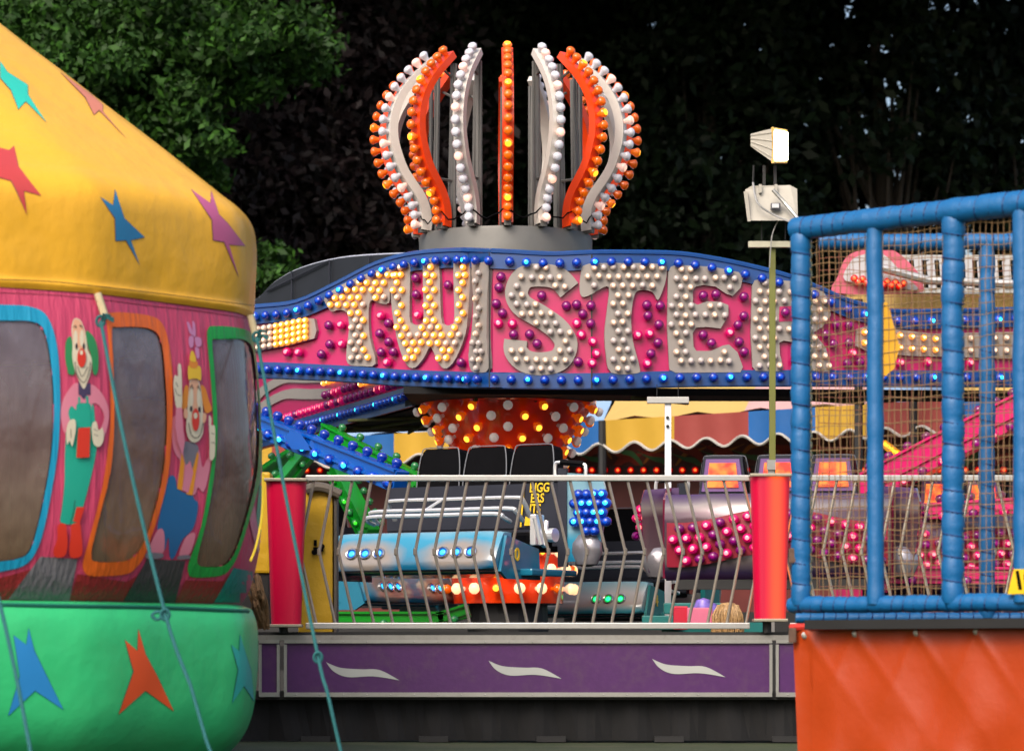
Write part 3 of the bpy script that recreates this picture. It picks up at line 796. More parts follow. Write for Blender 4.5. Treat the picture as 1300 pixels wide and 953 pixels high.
        for i in range(15):
            for r_ in range(4):
                x = -.78+1.56*(i+(.5 if r_ % 2 else 0))/15
                if x > .8: continue
                if abs(x) > .52 and r_ < 2: cl.append((aim((x+.05, .34+.16*(1-(x/.86)**2)+.06, .46+.06*math.cos(x*4.2)+(r_-.5)*.095), (x*.3, 1, 0)), pal_caps['mag'][1]))
                yb = .34+.16*(1-(x/.86)**2)+.07; c = .46+.06*math.cos(x*4.2)
                cl.append((aim((x, yb, c+(r_-1.5)*.092), (x*.3, 1, 0)), pal_caps['mag'][random.random() < .5]))
        for s_ in (-1, 1):      # side skins joining the wing and the rear shell
            mb = MB(); mb.prism([(-.02, .14), (.30, .12), (.30, .80), (-.02, .92)], lambda a, b: Vector((s_*.84, a, b)), lambda a, b: Vector((s_*.88, a+.01, b))); part('side_skin', mb, pal[1], t, local=True)
    put_caps('bulb', cl, t, 100, True)
    if number:
        s_ = 1
        M = Matrix.Translation((.763, -.79, .20)) @ Matrix.Rotation(R(90), 4, 'Z')
        text_part('number', number, .15, mat('yellow_paint', (.85, .55, .02), .4, var=.05), M, t, True)
    if words:
        for wi, (tx, zz_) in enumerate((('BIGG', .80), ('ERS', .71), ('ITS', .62))):
            M = Matrix.Translation((.55-.02*wi, -.045, zz_)); text_part('lettering', tx, .11, mat('yellow_paint', (.85, .55, .02), .4), M, t, True, shear=.1, sx=.7)
        mb = MB(); mb.prism([(.38, .47), (.393, .47), (.425, .83), (.412, .83)], lambda a, b: Vector((a, -.046, b)), lambda a, b: Vector((a, -.05, b)))
        mb.prism([(.42, .48), (.60, .48), (.52, .52), (.43, .56)], lambda a, b: Vector((a, -.046, b)), lambda a, b: Vector((a, -.05, b))); part('painted_mark', mb, MATS['yellow_paint'], t, local=True)
    return t
def tail_glow():
    m = bpy.data.materials.new('tail_glow'); m.use_nodes = True; n = m.node_tree.nodes; l = m.node_tree.links; b = n['Principled BSDF']
    tc = n.new('ShaderNodeTexCoord'); nz = n.new('ShaderNodeTexNoise'); nz.inputs['Scale'].default_value = 9; l.new(tc.outputs['Object'], nz.inputs['Vector'])
    c = n.new('ShaderNodeValToRGB'); c.color_ramp.elements[0].position = .38; c.color_ramp.elements[0].color = (.9, .02, .02, 1); c.color_ramp.elements[1].position = .62; c.color_ramp.elements[1].color = (1, .22, .03, 1)
    l.new(nz.outputs['Fac'], c.inputs[0]); l.new(c.outputs[0], b.inputs['Emission Color']); b.inputs['Emission Strength'].default_value = 1.15
    b.inputs['Base Color'].default_value = (.5, .03, .01, 1); b.inputs['Roughness'].default_value = .3; MATS['tail_glow'] = m; return m
pal_caps = dict(blue=(bc, bcl), mag=(mc, mcl))
silv = (.55, .53, .50)
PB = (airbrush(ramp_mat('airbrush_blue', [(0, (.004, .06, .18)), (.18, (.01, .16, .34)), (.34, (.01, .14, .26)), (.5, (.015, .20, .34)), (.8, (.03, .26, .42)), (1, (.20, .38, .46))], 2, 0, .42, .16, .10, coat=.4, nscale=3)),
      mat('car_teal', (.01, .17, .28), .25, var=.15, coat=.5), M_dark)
PT = (ramp_mat('airbrush_teal', [(0, (.02, .16, .20)), (.2, (.05, .30, .38)), (.35, (.40, .36, .33)), (.55, (.5, .52, .52)), (.8, (.25, .48, .52)), (1, (.4, .55, .58))], 2, 0, .5, .15, .12, coat=.6),
      mat('car_deep_teal', (.01, .20, .20), .25, var=.15, coat=.5), M_dark)
PM = (ramp_mat('airbrush_purple', [(0, (.10, .02, .10)), (.14, (.05, .03, .10)), (.26, (.24, .20, .20)), (.4, (.12, .08, .10)), (.72, (.08, .04, .06)), (.80, (.22, .19, .19)), (.88, (.13, .09, .14)), (.95, (.08, .035, .13)), (1, (.14, .08, .20))], 2, .05, .9, .2, .06, metal=.35, coat=.5),
      mat('car_maroon', (.16, .01, .04), .25, var=.15, coat=.5), M_dark)
# front blue car: nose centre near pixel (530,716) at 23.4 m
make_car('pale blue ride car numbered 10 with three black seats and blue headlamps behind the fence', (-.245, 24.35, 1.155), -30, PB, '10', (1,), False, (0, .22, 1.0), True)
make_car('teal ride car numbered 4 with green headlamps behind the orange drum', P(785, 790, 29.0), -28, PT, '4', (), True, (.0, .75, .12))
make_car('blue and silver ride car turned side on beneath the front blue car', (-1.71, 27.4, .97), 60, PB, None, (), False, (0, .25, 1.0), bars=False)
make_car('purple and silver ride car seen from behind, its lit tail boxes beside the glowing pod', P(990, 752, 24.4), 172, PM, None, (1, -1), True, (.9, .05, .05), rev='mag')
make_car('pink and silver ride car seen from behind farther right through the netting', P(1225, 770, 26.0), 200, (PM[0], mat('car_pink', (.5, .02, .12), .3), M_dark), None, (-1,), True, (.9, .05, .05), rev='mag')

# ================================================================== PLATFORM, FASCIA, FENCE
YF = 21.5; pf = YF/F
M_purple = mat('purple_panel', (0.070, 0.014, 0.105), 0.4, var=0.22, nscale=18, dirt=.4, bump=.05)
M_swoosh = mat('swoosh_silver', (.42, .44, .42), .4, var=.1)
def zf(py): return CZ+(HY-py)*pf
def xf(px): return (px-CX)*pf
plat = thing('ride_platform', 'raised ride platform edge with purple panels and silver swooshes', 'platform', (xf(670), YF, 0))
for a, b in ((-240, 325-12), (329, 355), (361, 980), (985, 1500)):
    mb = MB(); mb.box(((xf(a)+xf(b))/2, YF+.02, (zf(816)+zf(884))/2), (xf(b)-xf(a), .04, zf(816)-zf(884))); pn = part('fascia_panel', mb, M_purple, plat)
    mb = MB(); z0, z1 = zf(884), zf(812)
    for (x0, x1, za, zb2) in ((a, b, z1-.022, z1), (a, b, z0, z0+.03)): mb.box(((xf(x0)+xf(x1))/2, YF-.006, (za+zb2)/2), (xf(x1)-xf(x0), .03, zb2-za))
    for x0 in (a+1.5, b-1.5): mb.box((xf(x0), YF-.0035, (z0+z1)/2), (.02, .03, z1-z0-.06))
    for k in range(int((b-a)/30)):
        for zc_ in (z1-.011, z0+.015): mb.lathe([(.006, 0), (.004, .004), (.001, .005)], 6, M=Matrix.Translation((xf(a+15+k*30), YF-.0215, zc_)) @ Matrix.Rotation(R(90), 4, 'X'))
    part('panel_frame', mb, M_steel, pn)
def swoosh(x, y):
    top = cr2([(x, y), (x+18, y+7), (x+45, y+9), (x+68, y+10), (x+93, y+23)], 5, False); bot = cr2([(x, y), (x+10, y+12), (x+28, y+19), (x+60, y+18), (x+93, y+23)], 5, False)
    return top+bot[::-1][1:-1]
for x, y in ((414, 840), (620, 838), (828, 836), (1040, 836), (1250, 836)):
    mb = MB(); mb.prism(swoosh(x, y), lambda a, b: Vector((xf(a), YF-.0015, zf(b))), lambda a, b: Vector((xf(a), YF-.004, zf(b)))); part('swoosh', mb, M_swoosh, plat)
mb = MB(); mb.box((xf(600), YF+.38, zf(809.0)), (xf(1500)-xf(-300), .80, .035)); part('walkway', mb, mat('chequer_plate', (.35, .34, .32), .4, .6, var=.2, nscale=30, dirt=.5), plat)
mb = MB(); mb.box((xf(600), YF+.16, zf(803.6)), (xf(1500)-xf(-300), .30, .02)); mb.box((xf(600), YF+.05, .32), (xf(1500)-xf(-300), .05, .06))
for x in range(-200, 1500, 150): mb.tube([(xf(x), YF+.15, 0.0), (xf(x), YF+.15, .62)], .03, 6); mb.box((xf(x), YF+.15, .02), (.2, .2, .04))
part('substructure', mb, M_dark, plat)
mb = MB(); mb.box((.2, 28.5, .57), (9, 9.6, .18)); bs = part('ride_base_frame', mb, M_dark); tag(bs, 'black steel base frame lying under the ride arms and cars', 'ride base')
# black skirt hanging below the platform
mb = MB(); xs_ = np.linspace(xf(-240), xf(1500), 160)
vs = []
for i, x in enumerate(xs_): vs += [(x, YF+.10+.015*math.sin(i*1.7), .29), (x, YF+.08+.03*math.sin(i*1.1), 0.01)]
mb.add(vs, [(2*i, 2*i+2, 2*i+3, 2*i+1) for i in range(159)]); part('skirt', mb, M_blk, plat)

M_rail = mat('rail_silver', (.50, .50, .49), .32, .6, var=.12, nscale=20, dirt=.25)
M_bal = mat('baluster_steel', (.36, .32, .27), .35, .6, var=.2, nscale=25, dirt=.4)
def fence_panel(x0, x1, mid, label, dy=0.0):
    t = thing('fence_panel', label, 'fence', (xf((x0+x1)/2), YF, zf(803)), 0, 'zigzag railings along the platform')
    mb = MB(); mb.box((xf((x0+x1)/2), YF+.02, zf(606.5)), (xf(x1)-xf(x0), .05, 7.5*pf), bev=.006); part('top_rail', mb, M_rail, t)
    mb = MB(); mb.box((xf((x0+x1)/2), YF+.02, zf(794)), (xf(x1)-xf(x0), .05, 8*pf), bev=.006); part('bottom_rail', mb, M_rail, t)
    T = mid-8.5; L = []
    while T > x0+4: L.append((T, -17.5, 3)); T -= 24.4
    T = mid
    while T < x1-2: L.append((T, 21.5, 4)); T += 24.4
    me0 = {}
    for T, m_, b_ in L:
        key = m_
        if key not in me0:
            mb = MB()
            mb.tube([(0, 0, zf(610)-zf(700)), (m_*pf, 0, 0), (b_*pf, 0, zf(791)-zf(700))], .0108, 8, caps=False)
            mb.lathe([(.001, -.03), (.0135, -.02), (.0135, .02), (.001, .03)], 8, M=Matrix.Translation((m_*pf, -.002, 0)))
            me0[key] = mb.mesh('baluster', [M_bal], True)
        o = bpy.data.objects.new('baluster', me0[key]); link(o, t); o.location = (xf(T), YF+.02, zf(700))
    return t
fence_panel(388, 952, 675, 'silver zigzag railing panel between the two red pods')
fence_panel(1003, 1480, 1242, 'silver zigzag railing panel behind the netting right of the red pods')
fence_panel(-240, 322, 60, 'silver zigzag railing panel behind the yellow inflatable') if False else None
def pod(xc, ytop, ybot, w0, w1, label, glow, group='red light pods between railings'):
    t = thing('light_pod', label, 'light pod', (xf(xc), YF, zf(803)), 0, group)
    cover = bpy.data.materials.new('pod_red'); cover.use_nodes = True; n = cover.node_tree.nodes; l = cover.node_tree.links
    b = n['Principled BSDF']; b.inputs['Base Color'].default_value = (.62, .0, .045, 1) if not glow else (.70, .01, .035, 1); b.inputs['Roughness'].default_value = .35
    if glow:
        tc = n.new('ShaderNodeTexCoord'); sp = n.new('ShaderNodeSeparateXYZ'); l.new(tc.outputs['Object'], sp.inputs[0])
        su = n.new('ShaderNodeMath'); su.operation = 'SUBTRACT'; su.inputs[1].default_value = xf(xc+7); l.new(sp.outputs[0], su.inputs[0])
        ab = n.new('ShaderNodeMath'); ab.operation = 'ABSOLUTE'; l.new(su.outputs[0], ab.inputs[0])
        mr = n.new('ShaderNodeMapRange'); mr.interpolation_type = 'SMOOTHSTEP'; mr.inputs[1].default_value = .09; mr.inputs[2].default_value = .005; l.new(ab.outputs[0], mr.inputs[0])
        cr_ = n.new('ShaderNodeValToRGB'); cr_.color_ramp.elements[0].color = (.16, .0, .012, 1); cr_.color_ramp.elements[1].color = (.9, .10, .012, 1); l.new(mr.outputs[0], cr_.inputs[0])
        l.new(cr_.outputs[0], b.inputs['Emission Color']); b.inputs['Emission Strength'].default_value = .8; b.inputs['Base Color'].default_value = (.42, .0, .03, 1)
    if False:
        tr = n.new('ShaderNodeBsdfTranslucent'); tr.inputs[0].default_value = (1, .04, .05, 1); mx = n.new('ShaderNodeMixShader'); mx.inputs[0].default_value = .45
        l.new(b.outputs[0], mx.inputs[1]); l.new(tr.outputs[0], mx.inputs[2]); l.new(mx.outputs[0], n['Material Output'].inputs['Surface'])
    N = 14; mb = MB(); vs = []
    for k in range(7):
        f_ = k/6; y = ytop+(ybot-ytop)*f_; hw = (w0+(w1-w0)*f_)/2*pf; cx_ = xf(xc)
        for i in range(N+1):
            a = math.pi*i/N; vs.append((cx_-hw*math.copysign(abs(math.cos(a))**.55, math.cos(a)), YF-.03-hw*.75*math.sin(a)**.7, zf(y)))
    m_ = N+1
    mb.add(vs, [(k*m_+i, k*m_+i+1, (k+1)*m_+i+1, (k+1)*m_+i) for k in range(6) for i in range(N)]); part('cover', mb, cover, t, True)
    mb = MB(); mb.box((xf(xc), YF-.03, zf(ytop-2)), ((w0+3)*pf, w0*pf*.9, .02), bev=.004); mb.box((xf(xc), YF-.03, zf(ybot+1)), ((w1+3)*pf, w1*pf*.9, .02), bev=.004)
    mb.box((xf(xc), YF+.0, zf((ytop+ybot)/2)), (w1*pf*.8, .02, (ybot-ytop)*pf)); part('end_plate', mb, mat('pod_tin', (.40, .36, .28), .4, .6, dirt=.3), t)
    mb = MB(); mb.tube([(xf(xc)-.02, YF-.03, zf(ybot)), (xf(xc)-.02, YF-.03, zf(803)-.0)], .03, 8); part('foot', mb, M_dark, t)
    if glow:
        mb = MB(); mb.tube([(xf(xc+6), YF-.068, zf(ybot-6)), (xf(xc+8), YF-.098, zf(ytop+6))], .016, 8); part('lamp_tube', mb, mat('pod_tube', (1, .4, .2), .4, emit=(1, .30, .06), es=5, sampling='FRONT'), t)
    return t
pod(364, 612, 793, 51, 38, 'crimson tapered light pod, unlit, left of the yellow cabinet', False)
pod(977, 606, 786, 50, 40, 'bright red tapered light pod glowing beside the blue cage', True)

# yellow cabinet
t = thing('yellow_cabinet', 'tall yellow covered cabinet with black latch behind the railing', 'cabinet', P(406, 808, 21.85))
M_yc = mat('yellow_tarpaulin', (.62, .36, .01), .5, var=.12, bump=.5, bscale=9, dirt=.15)
c = P(402, 716, 21.9); mb = MB(); mb.box(c, (44*21.9/F, .25, 186*21.9/F), bev=.02); part('cover', mb, M_yc, t)
mb = MB(); mb.box(P(427, 716, 21.9), (.018, .26, 180*21.9/F)); mb.tube(cr([P(388, 622, 21.75), P(400, 618, 21.75), P(415, 620, 21.75), P(432, 628, 21.75)], 4), .035, 8); part('lid', mb, mat('grey_brown_cloth', (.12, .10, .08), .8, var=.3), t)
mb = MB(); q = P(404, 697, 21.76)
for dx in (-.025, .025): mb.lathe([(.02, 0), (.02, .03)], 10, M=Matrix.Translation(q+Vector((dx, 0, .02*(1 if dx > 0 else -1)))) @ Matrix.Rotation(R(90), 4, 'X'))
mb.box(q, (.07, .03, .03)); mb.box(q+Vector((-.02, 0, .045)), (.02, .03, .04)); part('latch', mb, M_black, t)
t = thing('yellow_box', 'yellow box half hidden between the inflatable and the crimson pod', 'box', P(325, 790, 22.6))
mb = MB(); mb.box(P(322, 664, 22.6), (46*22.6/F, .25, 128*22.6/F), bev=.02); part('cover', mb, M_yc, t)
mb = MB(); mb.box(P(322, 762, 22.6), (42*22.6/F, .2, 66*22.6/F), bev=.01); part('base', mb, M_dark, t)
# brown bundle tied low at the left
M_hemp = mat('brown_strapping', (.20, .11, .045), .85, var=.4, nscale=30, bump=.6, bscale=60)
mb = MB()
for i in range(26):
    a0 = random.uniform(313, 330); y0 = random.uniform(728, 750)
    pts = [P(a0+random.uniform(-3, 3), y0, 21.1), P(a0+random.uniform(0, 8), y0+20, 21.05+random.uniform(-.05, .05)), P(a0+random.uniform(2, 12), y0+36, 21.1), P(a0+random.uniform(-2, 14), 798+random.uniform(-8, 2), 21.15)]
    mb.tube(cr(pts, 4), random.uniform(.008, .016), 6)
tag(part('strap_bundle', mb, M_hemp, smooth=True), 'loose brown strapping bundled between inflatable and crimson pod', 'straps')

# bits low behind the fence at the right
t = thing('pink_box', 'small pink box with red side low behind the railing', 'box', P(880, 800, 22.6))
mb = MB(); mb.box(P(888, 784, 22.62), (32*22.6/F, .12, 26*22.6/F), bev=.01); part('lid', mb, mat('pink_card', (.75, .18, .30), .5), t)
mb = MB(); mb.box(P(864, 784, 22.68), (18*22.6/F, .12, 30*22.6/F), bev=.01); part('side', mb, mat('red_card', (.55, .01, .04), .5), t)
t = thing('teal_counter', 'low teal counter edge behind the railing under the purple car', 'counter', P(880, 800, 23.05))
mb = MB(); mb.box(P(880, 772, 23.05), (75*23/F, .1, 14*23/F), bev=.008); mb.box(P(840, 790, 23.05), (50*23/F, .1, 18*23/F), bev=.008); mb.box(P(905, 800, 23.1), (130*23/F, .06, .12)); part('top', mb, mat('teal_paint', (.01, .16, .15), .4), t)
mb = MB()
for i in range(3): mb.lathe([(.001, .10), (.05, .085), (.075, .03), (.07, -.04), (.02, -.08)], 14, M=Matrix.Translation(P(893+i*8, 776+i*5, 22.8)))
tag(part('prize_ball_bunch', mb, mat('violet_white', (.20, .14, .60), .35, var=.9, nscale=24), smooth=True), 'violet and white round prizes beside the pink box', 'prizes')
# child
def person():
    px, Y = 924, 22.55; base = P(px, 0, Y); X = base.x
    H = CZ+(HY-765)*Y/F
    s = H/1.0
    me = bpy.data.meshes.new('body'); 
    V = [(0, 0, .45), (0, 0, .55), (0, 0, .66), (0, .0, .74), (0, -.005, .80), (0, -.01, .90), (.05, 0, .44), (.055, 0, .24), (.055, 0, .04), (.06, -.06, .02), (-.05, 0, .44), (-.055, 0, .24), (-.055, 0, .04), (-.06, -.06, .02),
         (.09, 0, .71), (.13, -.01, .58), (.13, -.06, .47), (.13, -.09, .42), (-.09, 0, .71), (-.13, -.01, .58), (-.13, -.06, .47), (-.13, -.09, .42)]
    E = [(0, 1), (1, 2), (2, 3), (3, 4), (4, 5), (0, 6), (6, 7), (7, 8), (8, 9), (0, 10), (10, 11), (11, 12), (12, 13), (3, 14), (14, 15), (15, 16), (16, 17), (3, 18), (18, 19), (19, 20), (20, 21)]
    rad = [.085, .08, .085, .06, .035, .085, .055, .042, .03, .025, .055, .042, .03, .025, .04, .028, .022, .02, .04, .028, .022, .02]
    me.from_pydata([(X+a*s, Y+b*s, c*s) for a, b, c in V], E, [])
    o = bpy.data.objects.new('person', me); COL.objects.link(o)
    md = o.modifiers.new('skin', 'SKIN'); o.modifiers.new('sub', 'SUBSURF').levels = 2; o.modifiers['sub'].render_levels = 2
    for v, r_ in zip(me.skin_vertices[0].data, rad): v.radius = (r_*s, r_*s)
    me.skin_vertices[0].data[0].use_root = True
    me.materials.append(mat('skin', (.55, .30, .20), .5))
    tag(o, 'small blond haired child behind the railing near the glowing red pod', 'person')
    hc = Vector((X, Y, H-.10))
    mb = MB(); M = Matrix.Translation(hc)
    mb.lathe([(.001, .105), (.05, .098), (.088, .055), (.098, .0), (.095, -.06), (.09, -.12), (.06, -.16)], 20, M=M)
    for i in range(160):
        a = random.uniform(0, 2*math.pi); pts = [hc+Vector((.06*math.cos(a), .06*math.sin(a), .085)), hc+Vector((.1*math.cos(a), .1*math.sin(a), .01)), hc+Vector((.103*math.cos(a+.1), .103*math.sin(a+.1), -.1)), hc+Vector((.1*math.cos(a), .1*math.sin(a), -.17+random.uniform(-.03, .04)))]
        pts = [p+Vector((random.uniform(-.016, .016), random.uniform(-.012, .012), 0)) for p in pts]; mb.tube(cr(pts, 3), .005, 4)
    h = part('hair', mb, mat('blond_hair', (.42, .25, .10), .5, var=.5, nscale=60), o, True)
    mb = MB(); M = Matrix.Translation((X, Y, .60*s)); mb.lathe([(.08, .14), (.11, .11), (.12, -.02), (.13, -.16), (.12, -.17)], 18, M=M @ Matrix.Diagonal((1, .75, 1, 1))); part('shirt', mb, mat('pale_blue_shirt', (.25, .35, .5), .8), o, True)
person()

# ================================================================== WHITE T POST and FLOODLIGHT MAST
t = thing('t_post', 'white painted T shaped steel post rising behind the railing', 'post', P(848, 640, 25.2))
M_wp = mat('white_post_paint', (.84, .86, .9), .4, var=.06, dirt=.15)
Y = 25.2
mb = MB(); mb.box(P(848, 660, Y), (8*Y/F, .05, 312*Y/F), bev=.004); part('upright', mb, M_wp, t)
mb = MB(); mb.box(P(848, 508, Y-.02), (53*Y/F, .06, 8*Y/F), bev=.004); part('crossbar', mb, M_rail, t)
mb = MB()
for x in (834, 861): mb.tube([P(x, 504, Y), P(x, 488, Y)], .004, 5)
for y in (530, 541): mb.lathe([(.013, 0), (.013, .01)], 10, M=Matrix.Translation(P(847.5, y, Y-.03)) @ Matrix.Rotation(R(90), 4, 'X'))
part('bolt', mb, M_dark, t)
Y = 22.4
t = thing('floodlight_mast', 'olive mast carrying a crossbar and two white floodlights, the upper one lit', 'floodlight', P(981, 803, Y))
mb = MB(); mb.box(P(980.5, 458, Y), (8*Y/F, .04, 290*Y/F), bev=.004); part('mast', mb, mat('olive_paint', (.14, .15, .025), .5, var=.2, dirt=.3), t)
mb = MB(); mb.box(P(979, 700, Y), (.045, .045, 210*Y/F)); mb.box(P(979, 590, Y-.02), (.06, .05, .07)); part('socket', mb, M_steel, t)
mb = MB(); mb.box(P(977, 310.5, Y-.03), (54*Y/F, .05, 8*Y/F), bev=.004); part('crossbar', mb, mat('cream_bar', (.45, .44, .34), .5), t)
M_lamp = mat('lamp_housing', (.40, .38, .33), .4, var=.08, dirt=.25)
mb = MB()
pl = [(946, 241), (954, 236), (1003, 235), (1012, 240), (1013, 280), (951, 280)]
mb.prism(pl, lambda a, b: P(a, b, Y+.16), lambda a, b: P(a, b, Y-.08-.08*(b > 260)))
mb.prism([(944, 243), (949, 243), (953, 281), (949, 281)], lambda a, b: P(a, b, Y+.18), lambda a, b: P(a, b, Y-.18))
for a in (965, 985): mb.box(P(a, 240, Y-.1), (.02, .05, .06))
low = part('lower_floodlight', mb, M_lamp, t)
mb = MB(); mb.box(P(984.5, 262.5, Y-.17), (.07, .03, .05), bev=.005); part('maker_plate', mb, mat('plate_dark', (.08, .08, .1), .4), low)
mb = MB(); mb.box(P(984.5, 261.5, Y-.19), (.05, .012, .03), bev=.004); part('glass', mb, mat('plate_pale', (.6, .62, .66), .3), low)
mb = MB()
for a in (967, 997): mb = MB(); mb.tube([P(a, 308, Y-.03), P(a, 276, Y-.03)], .005, 5); part('hanger', mb, M_dark, t)
mb = MB()
for a in (970, 984): mb.box(P(a, 225, Y), (.02, .03, 30*Y/F))
mb.tube([P(957, 210, Y), P(956, 234, Y)], .008, 5)
part('bracket', mb, M_dark, t)
hb = MB()
f0 = [(980, 165), (999, 166), (999, 207), (979, 205)]
rear = [P(953, 170, Y-.06), P(953, 186, Y-.06), P(953, 186, Y+.06), P(953, 170, Y+.06)]
front = [P(981, 163, Y-.14), P(981, 206, Y-.14), P(998, 206, Y+.10), P(998, 166, Y+.10)]
hb.add(rear+front, [(0, 1, 5, 4), (1, 2, 6, 5), (2, 3, 7, 6), (3, 0, 4, 7), (0, 3, 2, 1)])
for k in range(4):
    a = rear[0].lerp(rear[1], (k+.5)/4); b = front[0].lerp(front[1], (k+.5)/4); hb.tube([a, b], .006, 5)
up = part('upper_floodlight', hb, M_lamp, t)
fc = front
mb = MB(); d = (fc[3]-fc[0]).normalized(); n_ = d.cross(Vector((0, 0, 1))).normalized()
mb.prism([(0.06, .06), (.94, .06), (.94, .94), (.06, .94)], lambda a, b: fc[0].lerp(fc[3], a).lerp(fc[1].lerp(fc[2], a), b), lambda a, b: fc[0].lerp(fc[3], a).lerp(fc[1].lerp(fc[2], a), b)+n_*.02)
part('lamp_glass', mb, mat('flood_glow', (1, .9, .7), .3, emit=(1, .88, .62), es=9, sampling='FRONT'), up)
mb = MB(); mb.tube([f for f in fc], .012, 6, closed=True); part('rim', mb, mat('amber_rim', (.7, .45, .12), .4), up)
mb = MB(); mb.tube(cr([P(981, 241, Y-.19), P(1000, 262, Y-.2), P(1018, 284, Y-.3)], 5), .013, 6); part('stay', mb, M_steel, t)
mb = MB(); mb.tube(cr([P(956, 232, Y-.1), P(962, 258, Y-.2), P(985, 274, Y-.2), P(1015, 286, Y-.3)], 5), .008, 5); mb.tube(cr([P(988, 280, Y-.1), P(980, 300, Y-.1), P(977, 340, Y-.06)], 5), .005, 5); part('cable', mb, mat('cable_grey', (.3, .3, .3), .5), t)

# ================================================================== BOOTH WITH STRIPED CANOPY
def BY(px):  # front line, straight in plan
    i0, i1 = 1/40.7, 1/36.0
    return 1/(i0+(i1-i0)*(px-425)/575)
ZV1 = CZ+(HY-519)/F*36.0
def Bv(px, z, off=0.0): Y = BY(px); return Vector(((px-CX)*Y/F, Y-off, z))
booth = thing('prize_booth', 'fairground booth with striped yellow, blue and red canopy behind the ride', 'booth', Bv(800, 0)+Vector((0, 0, 0)))
CB, CY_, CRD = (.004, .09, .30), (.46, .27, .02), (.26, .04, .032)
def cloth(name, c): return mat(name, c, .7, var=.12, bump=.35, bscale=4, dirt=.12, nscale=3)
valc = {'b': cloth('canopy_blue', CB), 'y': cloth('canopy_yellow', CY_), 'r': cloth('canopy_red', CRD)}
roofc = {'b': cloth('roof_pale_blue', (.22, .34, .52)), 'y': cloth('roof_cream', (.50, .33, .10)), 'r': cloth('roof_pale_pink', (.50, .28, .28))}  # light through the cloth put into the colour: paler than the valances
segs = [(300, 345, 'y'), (345, 425, 'r'), (425, 500, 'b'), (500, 590, 'y'), (590, 680, 'r'), (680, 765, 'b'), (765, 856, 'y'), (856, 950, 'r'), (950, 1035, 'b'), (1035, 1120, 'y'), (1120, 1200, 'r'), (1200, 1300, 'b'), (1300, 1400, 'y')]
roofs = [(250, 765, 'b'), (765, 945, 'y'), (945, 1110, 'r'), (1110, 1215, 'b'), (1215, 1400, 'y')]
white = mat('white_braid', (.42, .40, .37), .7)
def scz(px): return ZV1-.335-.055*math.cos((px-425)/45.5*2*math.pi+.9)
for a, b, c in segs:
    mb = MB(); N = max(8, int((b-a)/4)); vs = []
    for i in range(N+1):
        x = a+(b-a)*i/N; f_ = .03*math.sin(x*.16)
        vs += [Bv(x, ZV1, 0), Bv(x, ZV1-.18, f_*.6), Bv(x, scz(x), f_)]
    fs = [(i*3+k, i*3+3+k, i*3+4+k, i*3+1+k) for i in range(N) for k in (0, 1)]
    mb.add(vs, fs); part('valance', mb, valc[c], booth, True)
mb = MB(); mb.tube([Bv(x, scz(x), .03+.03*math.sin(x*.16)) for x in range(300, 1401, 3)], .017, 5); part('braid', mb, white, booth, True)
for a, b, c in roofs:
    mb = MB(); N = max(6, int((b-a)/20)); vs = []
    for i in range(N+1):
        x = a+(b-a)*i/N; sag = .03*math.sin(x*.08); sl = 60
        for k in range(5):
            f_ = k/4; p = Bv(x+(sl if c != 'b' or a > 900 else 45)*f_, ZV1+.005+f_*1.3-.12*math.sin(math.pi*f_)+sag, 0); p.y += f_*1.8; vs.append(p)
    mb.add(vs, [(i*5+k, i*5+5+k, i*5+6+k, i*5+1+k) for i in range(N) for k in range(4)]); part('canopy', mb, roofc[c], booth, True)
# back wall with painted flames
mb = MB(); YB = 1.6
def Bb(px, z, off=0): p = Bv(px, z, off); p.y += YB; return p
M_bb = mat('backboard_maroon', (.12, .022, .018), .5, var=.35, nscale=3)
mb.prism([(280, .05), (1400, .05), (1400, ZV1+.3), (280, ZV1+.3)], lambda a, b: Bb(a, b, -.1), lambda a, b: Bb(a, b, 0)); part('back_wall', mb, M_bb, booth)
fo, fg, fr = mat('flame_orange', (.50, .16, .02), .5), mat('flame_green', (.07, .20, .07), .5), mat('flame_red', (.36, .035, .02), .5)
zB = lambda py, x: CZ+(HY-py)*(BY(x)+YB)/F
for i, x in enumerate(list(range(440, 560, 50))+list(range(740, 1300, 42))):
    for j, (mt, w_) in enumerate(((fo, 5), (fr, 9), (fg, 6))):
        mb = MB(); y = 574+random.uniform(-6, 8)+j*5; d_ = random.choice((-1, 1))
        pl = stroke([(x, y+14), (x+14*d_, y-2), (x+30*d_, y-6), (x+50*d_, y-14)], w_, 5, lambda t: .15+math.sin(math.pi*min(1, t*1.1+.05)))
        if d_ < 0: pl = pl[::-1]
        mb.prism([(a, b) for a, b in pl], lambda a, b: Bb(a, zB(b, a), .002+j*.003), lambda a, b: Bb(a, zB(b, a), .006+j*.003)); part('painted_flame', mb, mt, booth)
mb = MB(); mb.prism([(280, 606), (1400, 606), (1400, 592), (280, 592)], lambda a, b: Bb(a, zB(b, a), .0), lambda a, b: Bb(a, zB(b, a), .2)); part('light_rail', mb, M_dark, booth)
rl = cap_mesh('red_bulb', .042, plastic('red_lamp', (.5, .0, .0), (1, .10, .02), 2.0, .45))
it = []
for x in list(range(330, 1380, 17)):
    it.append((aim(Bb(x, zB(598, x), .2), (0, -1, 0)), rl))
put_caps('red_bulb', it, booth)
mb = MB()
for x in (300, 560, 765, 1160): mb.tube([Bv(x, 0, 0), Bv(x, ZV1, 0)], .05, 8)
mb.box(Bv(850, .55, 0)+Vector((0, .3, 0)), (12, .3, 1.1)) ; part('counter', mb, M_dark, booth)
yl = cap_mesh('amber_bulb', .05, plastic('amber_lamp', (.8, .3, .01), (1, .4, .02), 2.6, .8))
it = []
for k in range(9): it.append((aim(P(1122+k*3.0, 564+k*2.2, 36.0), (0, -1, 0)), yl))
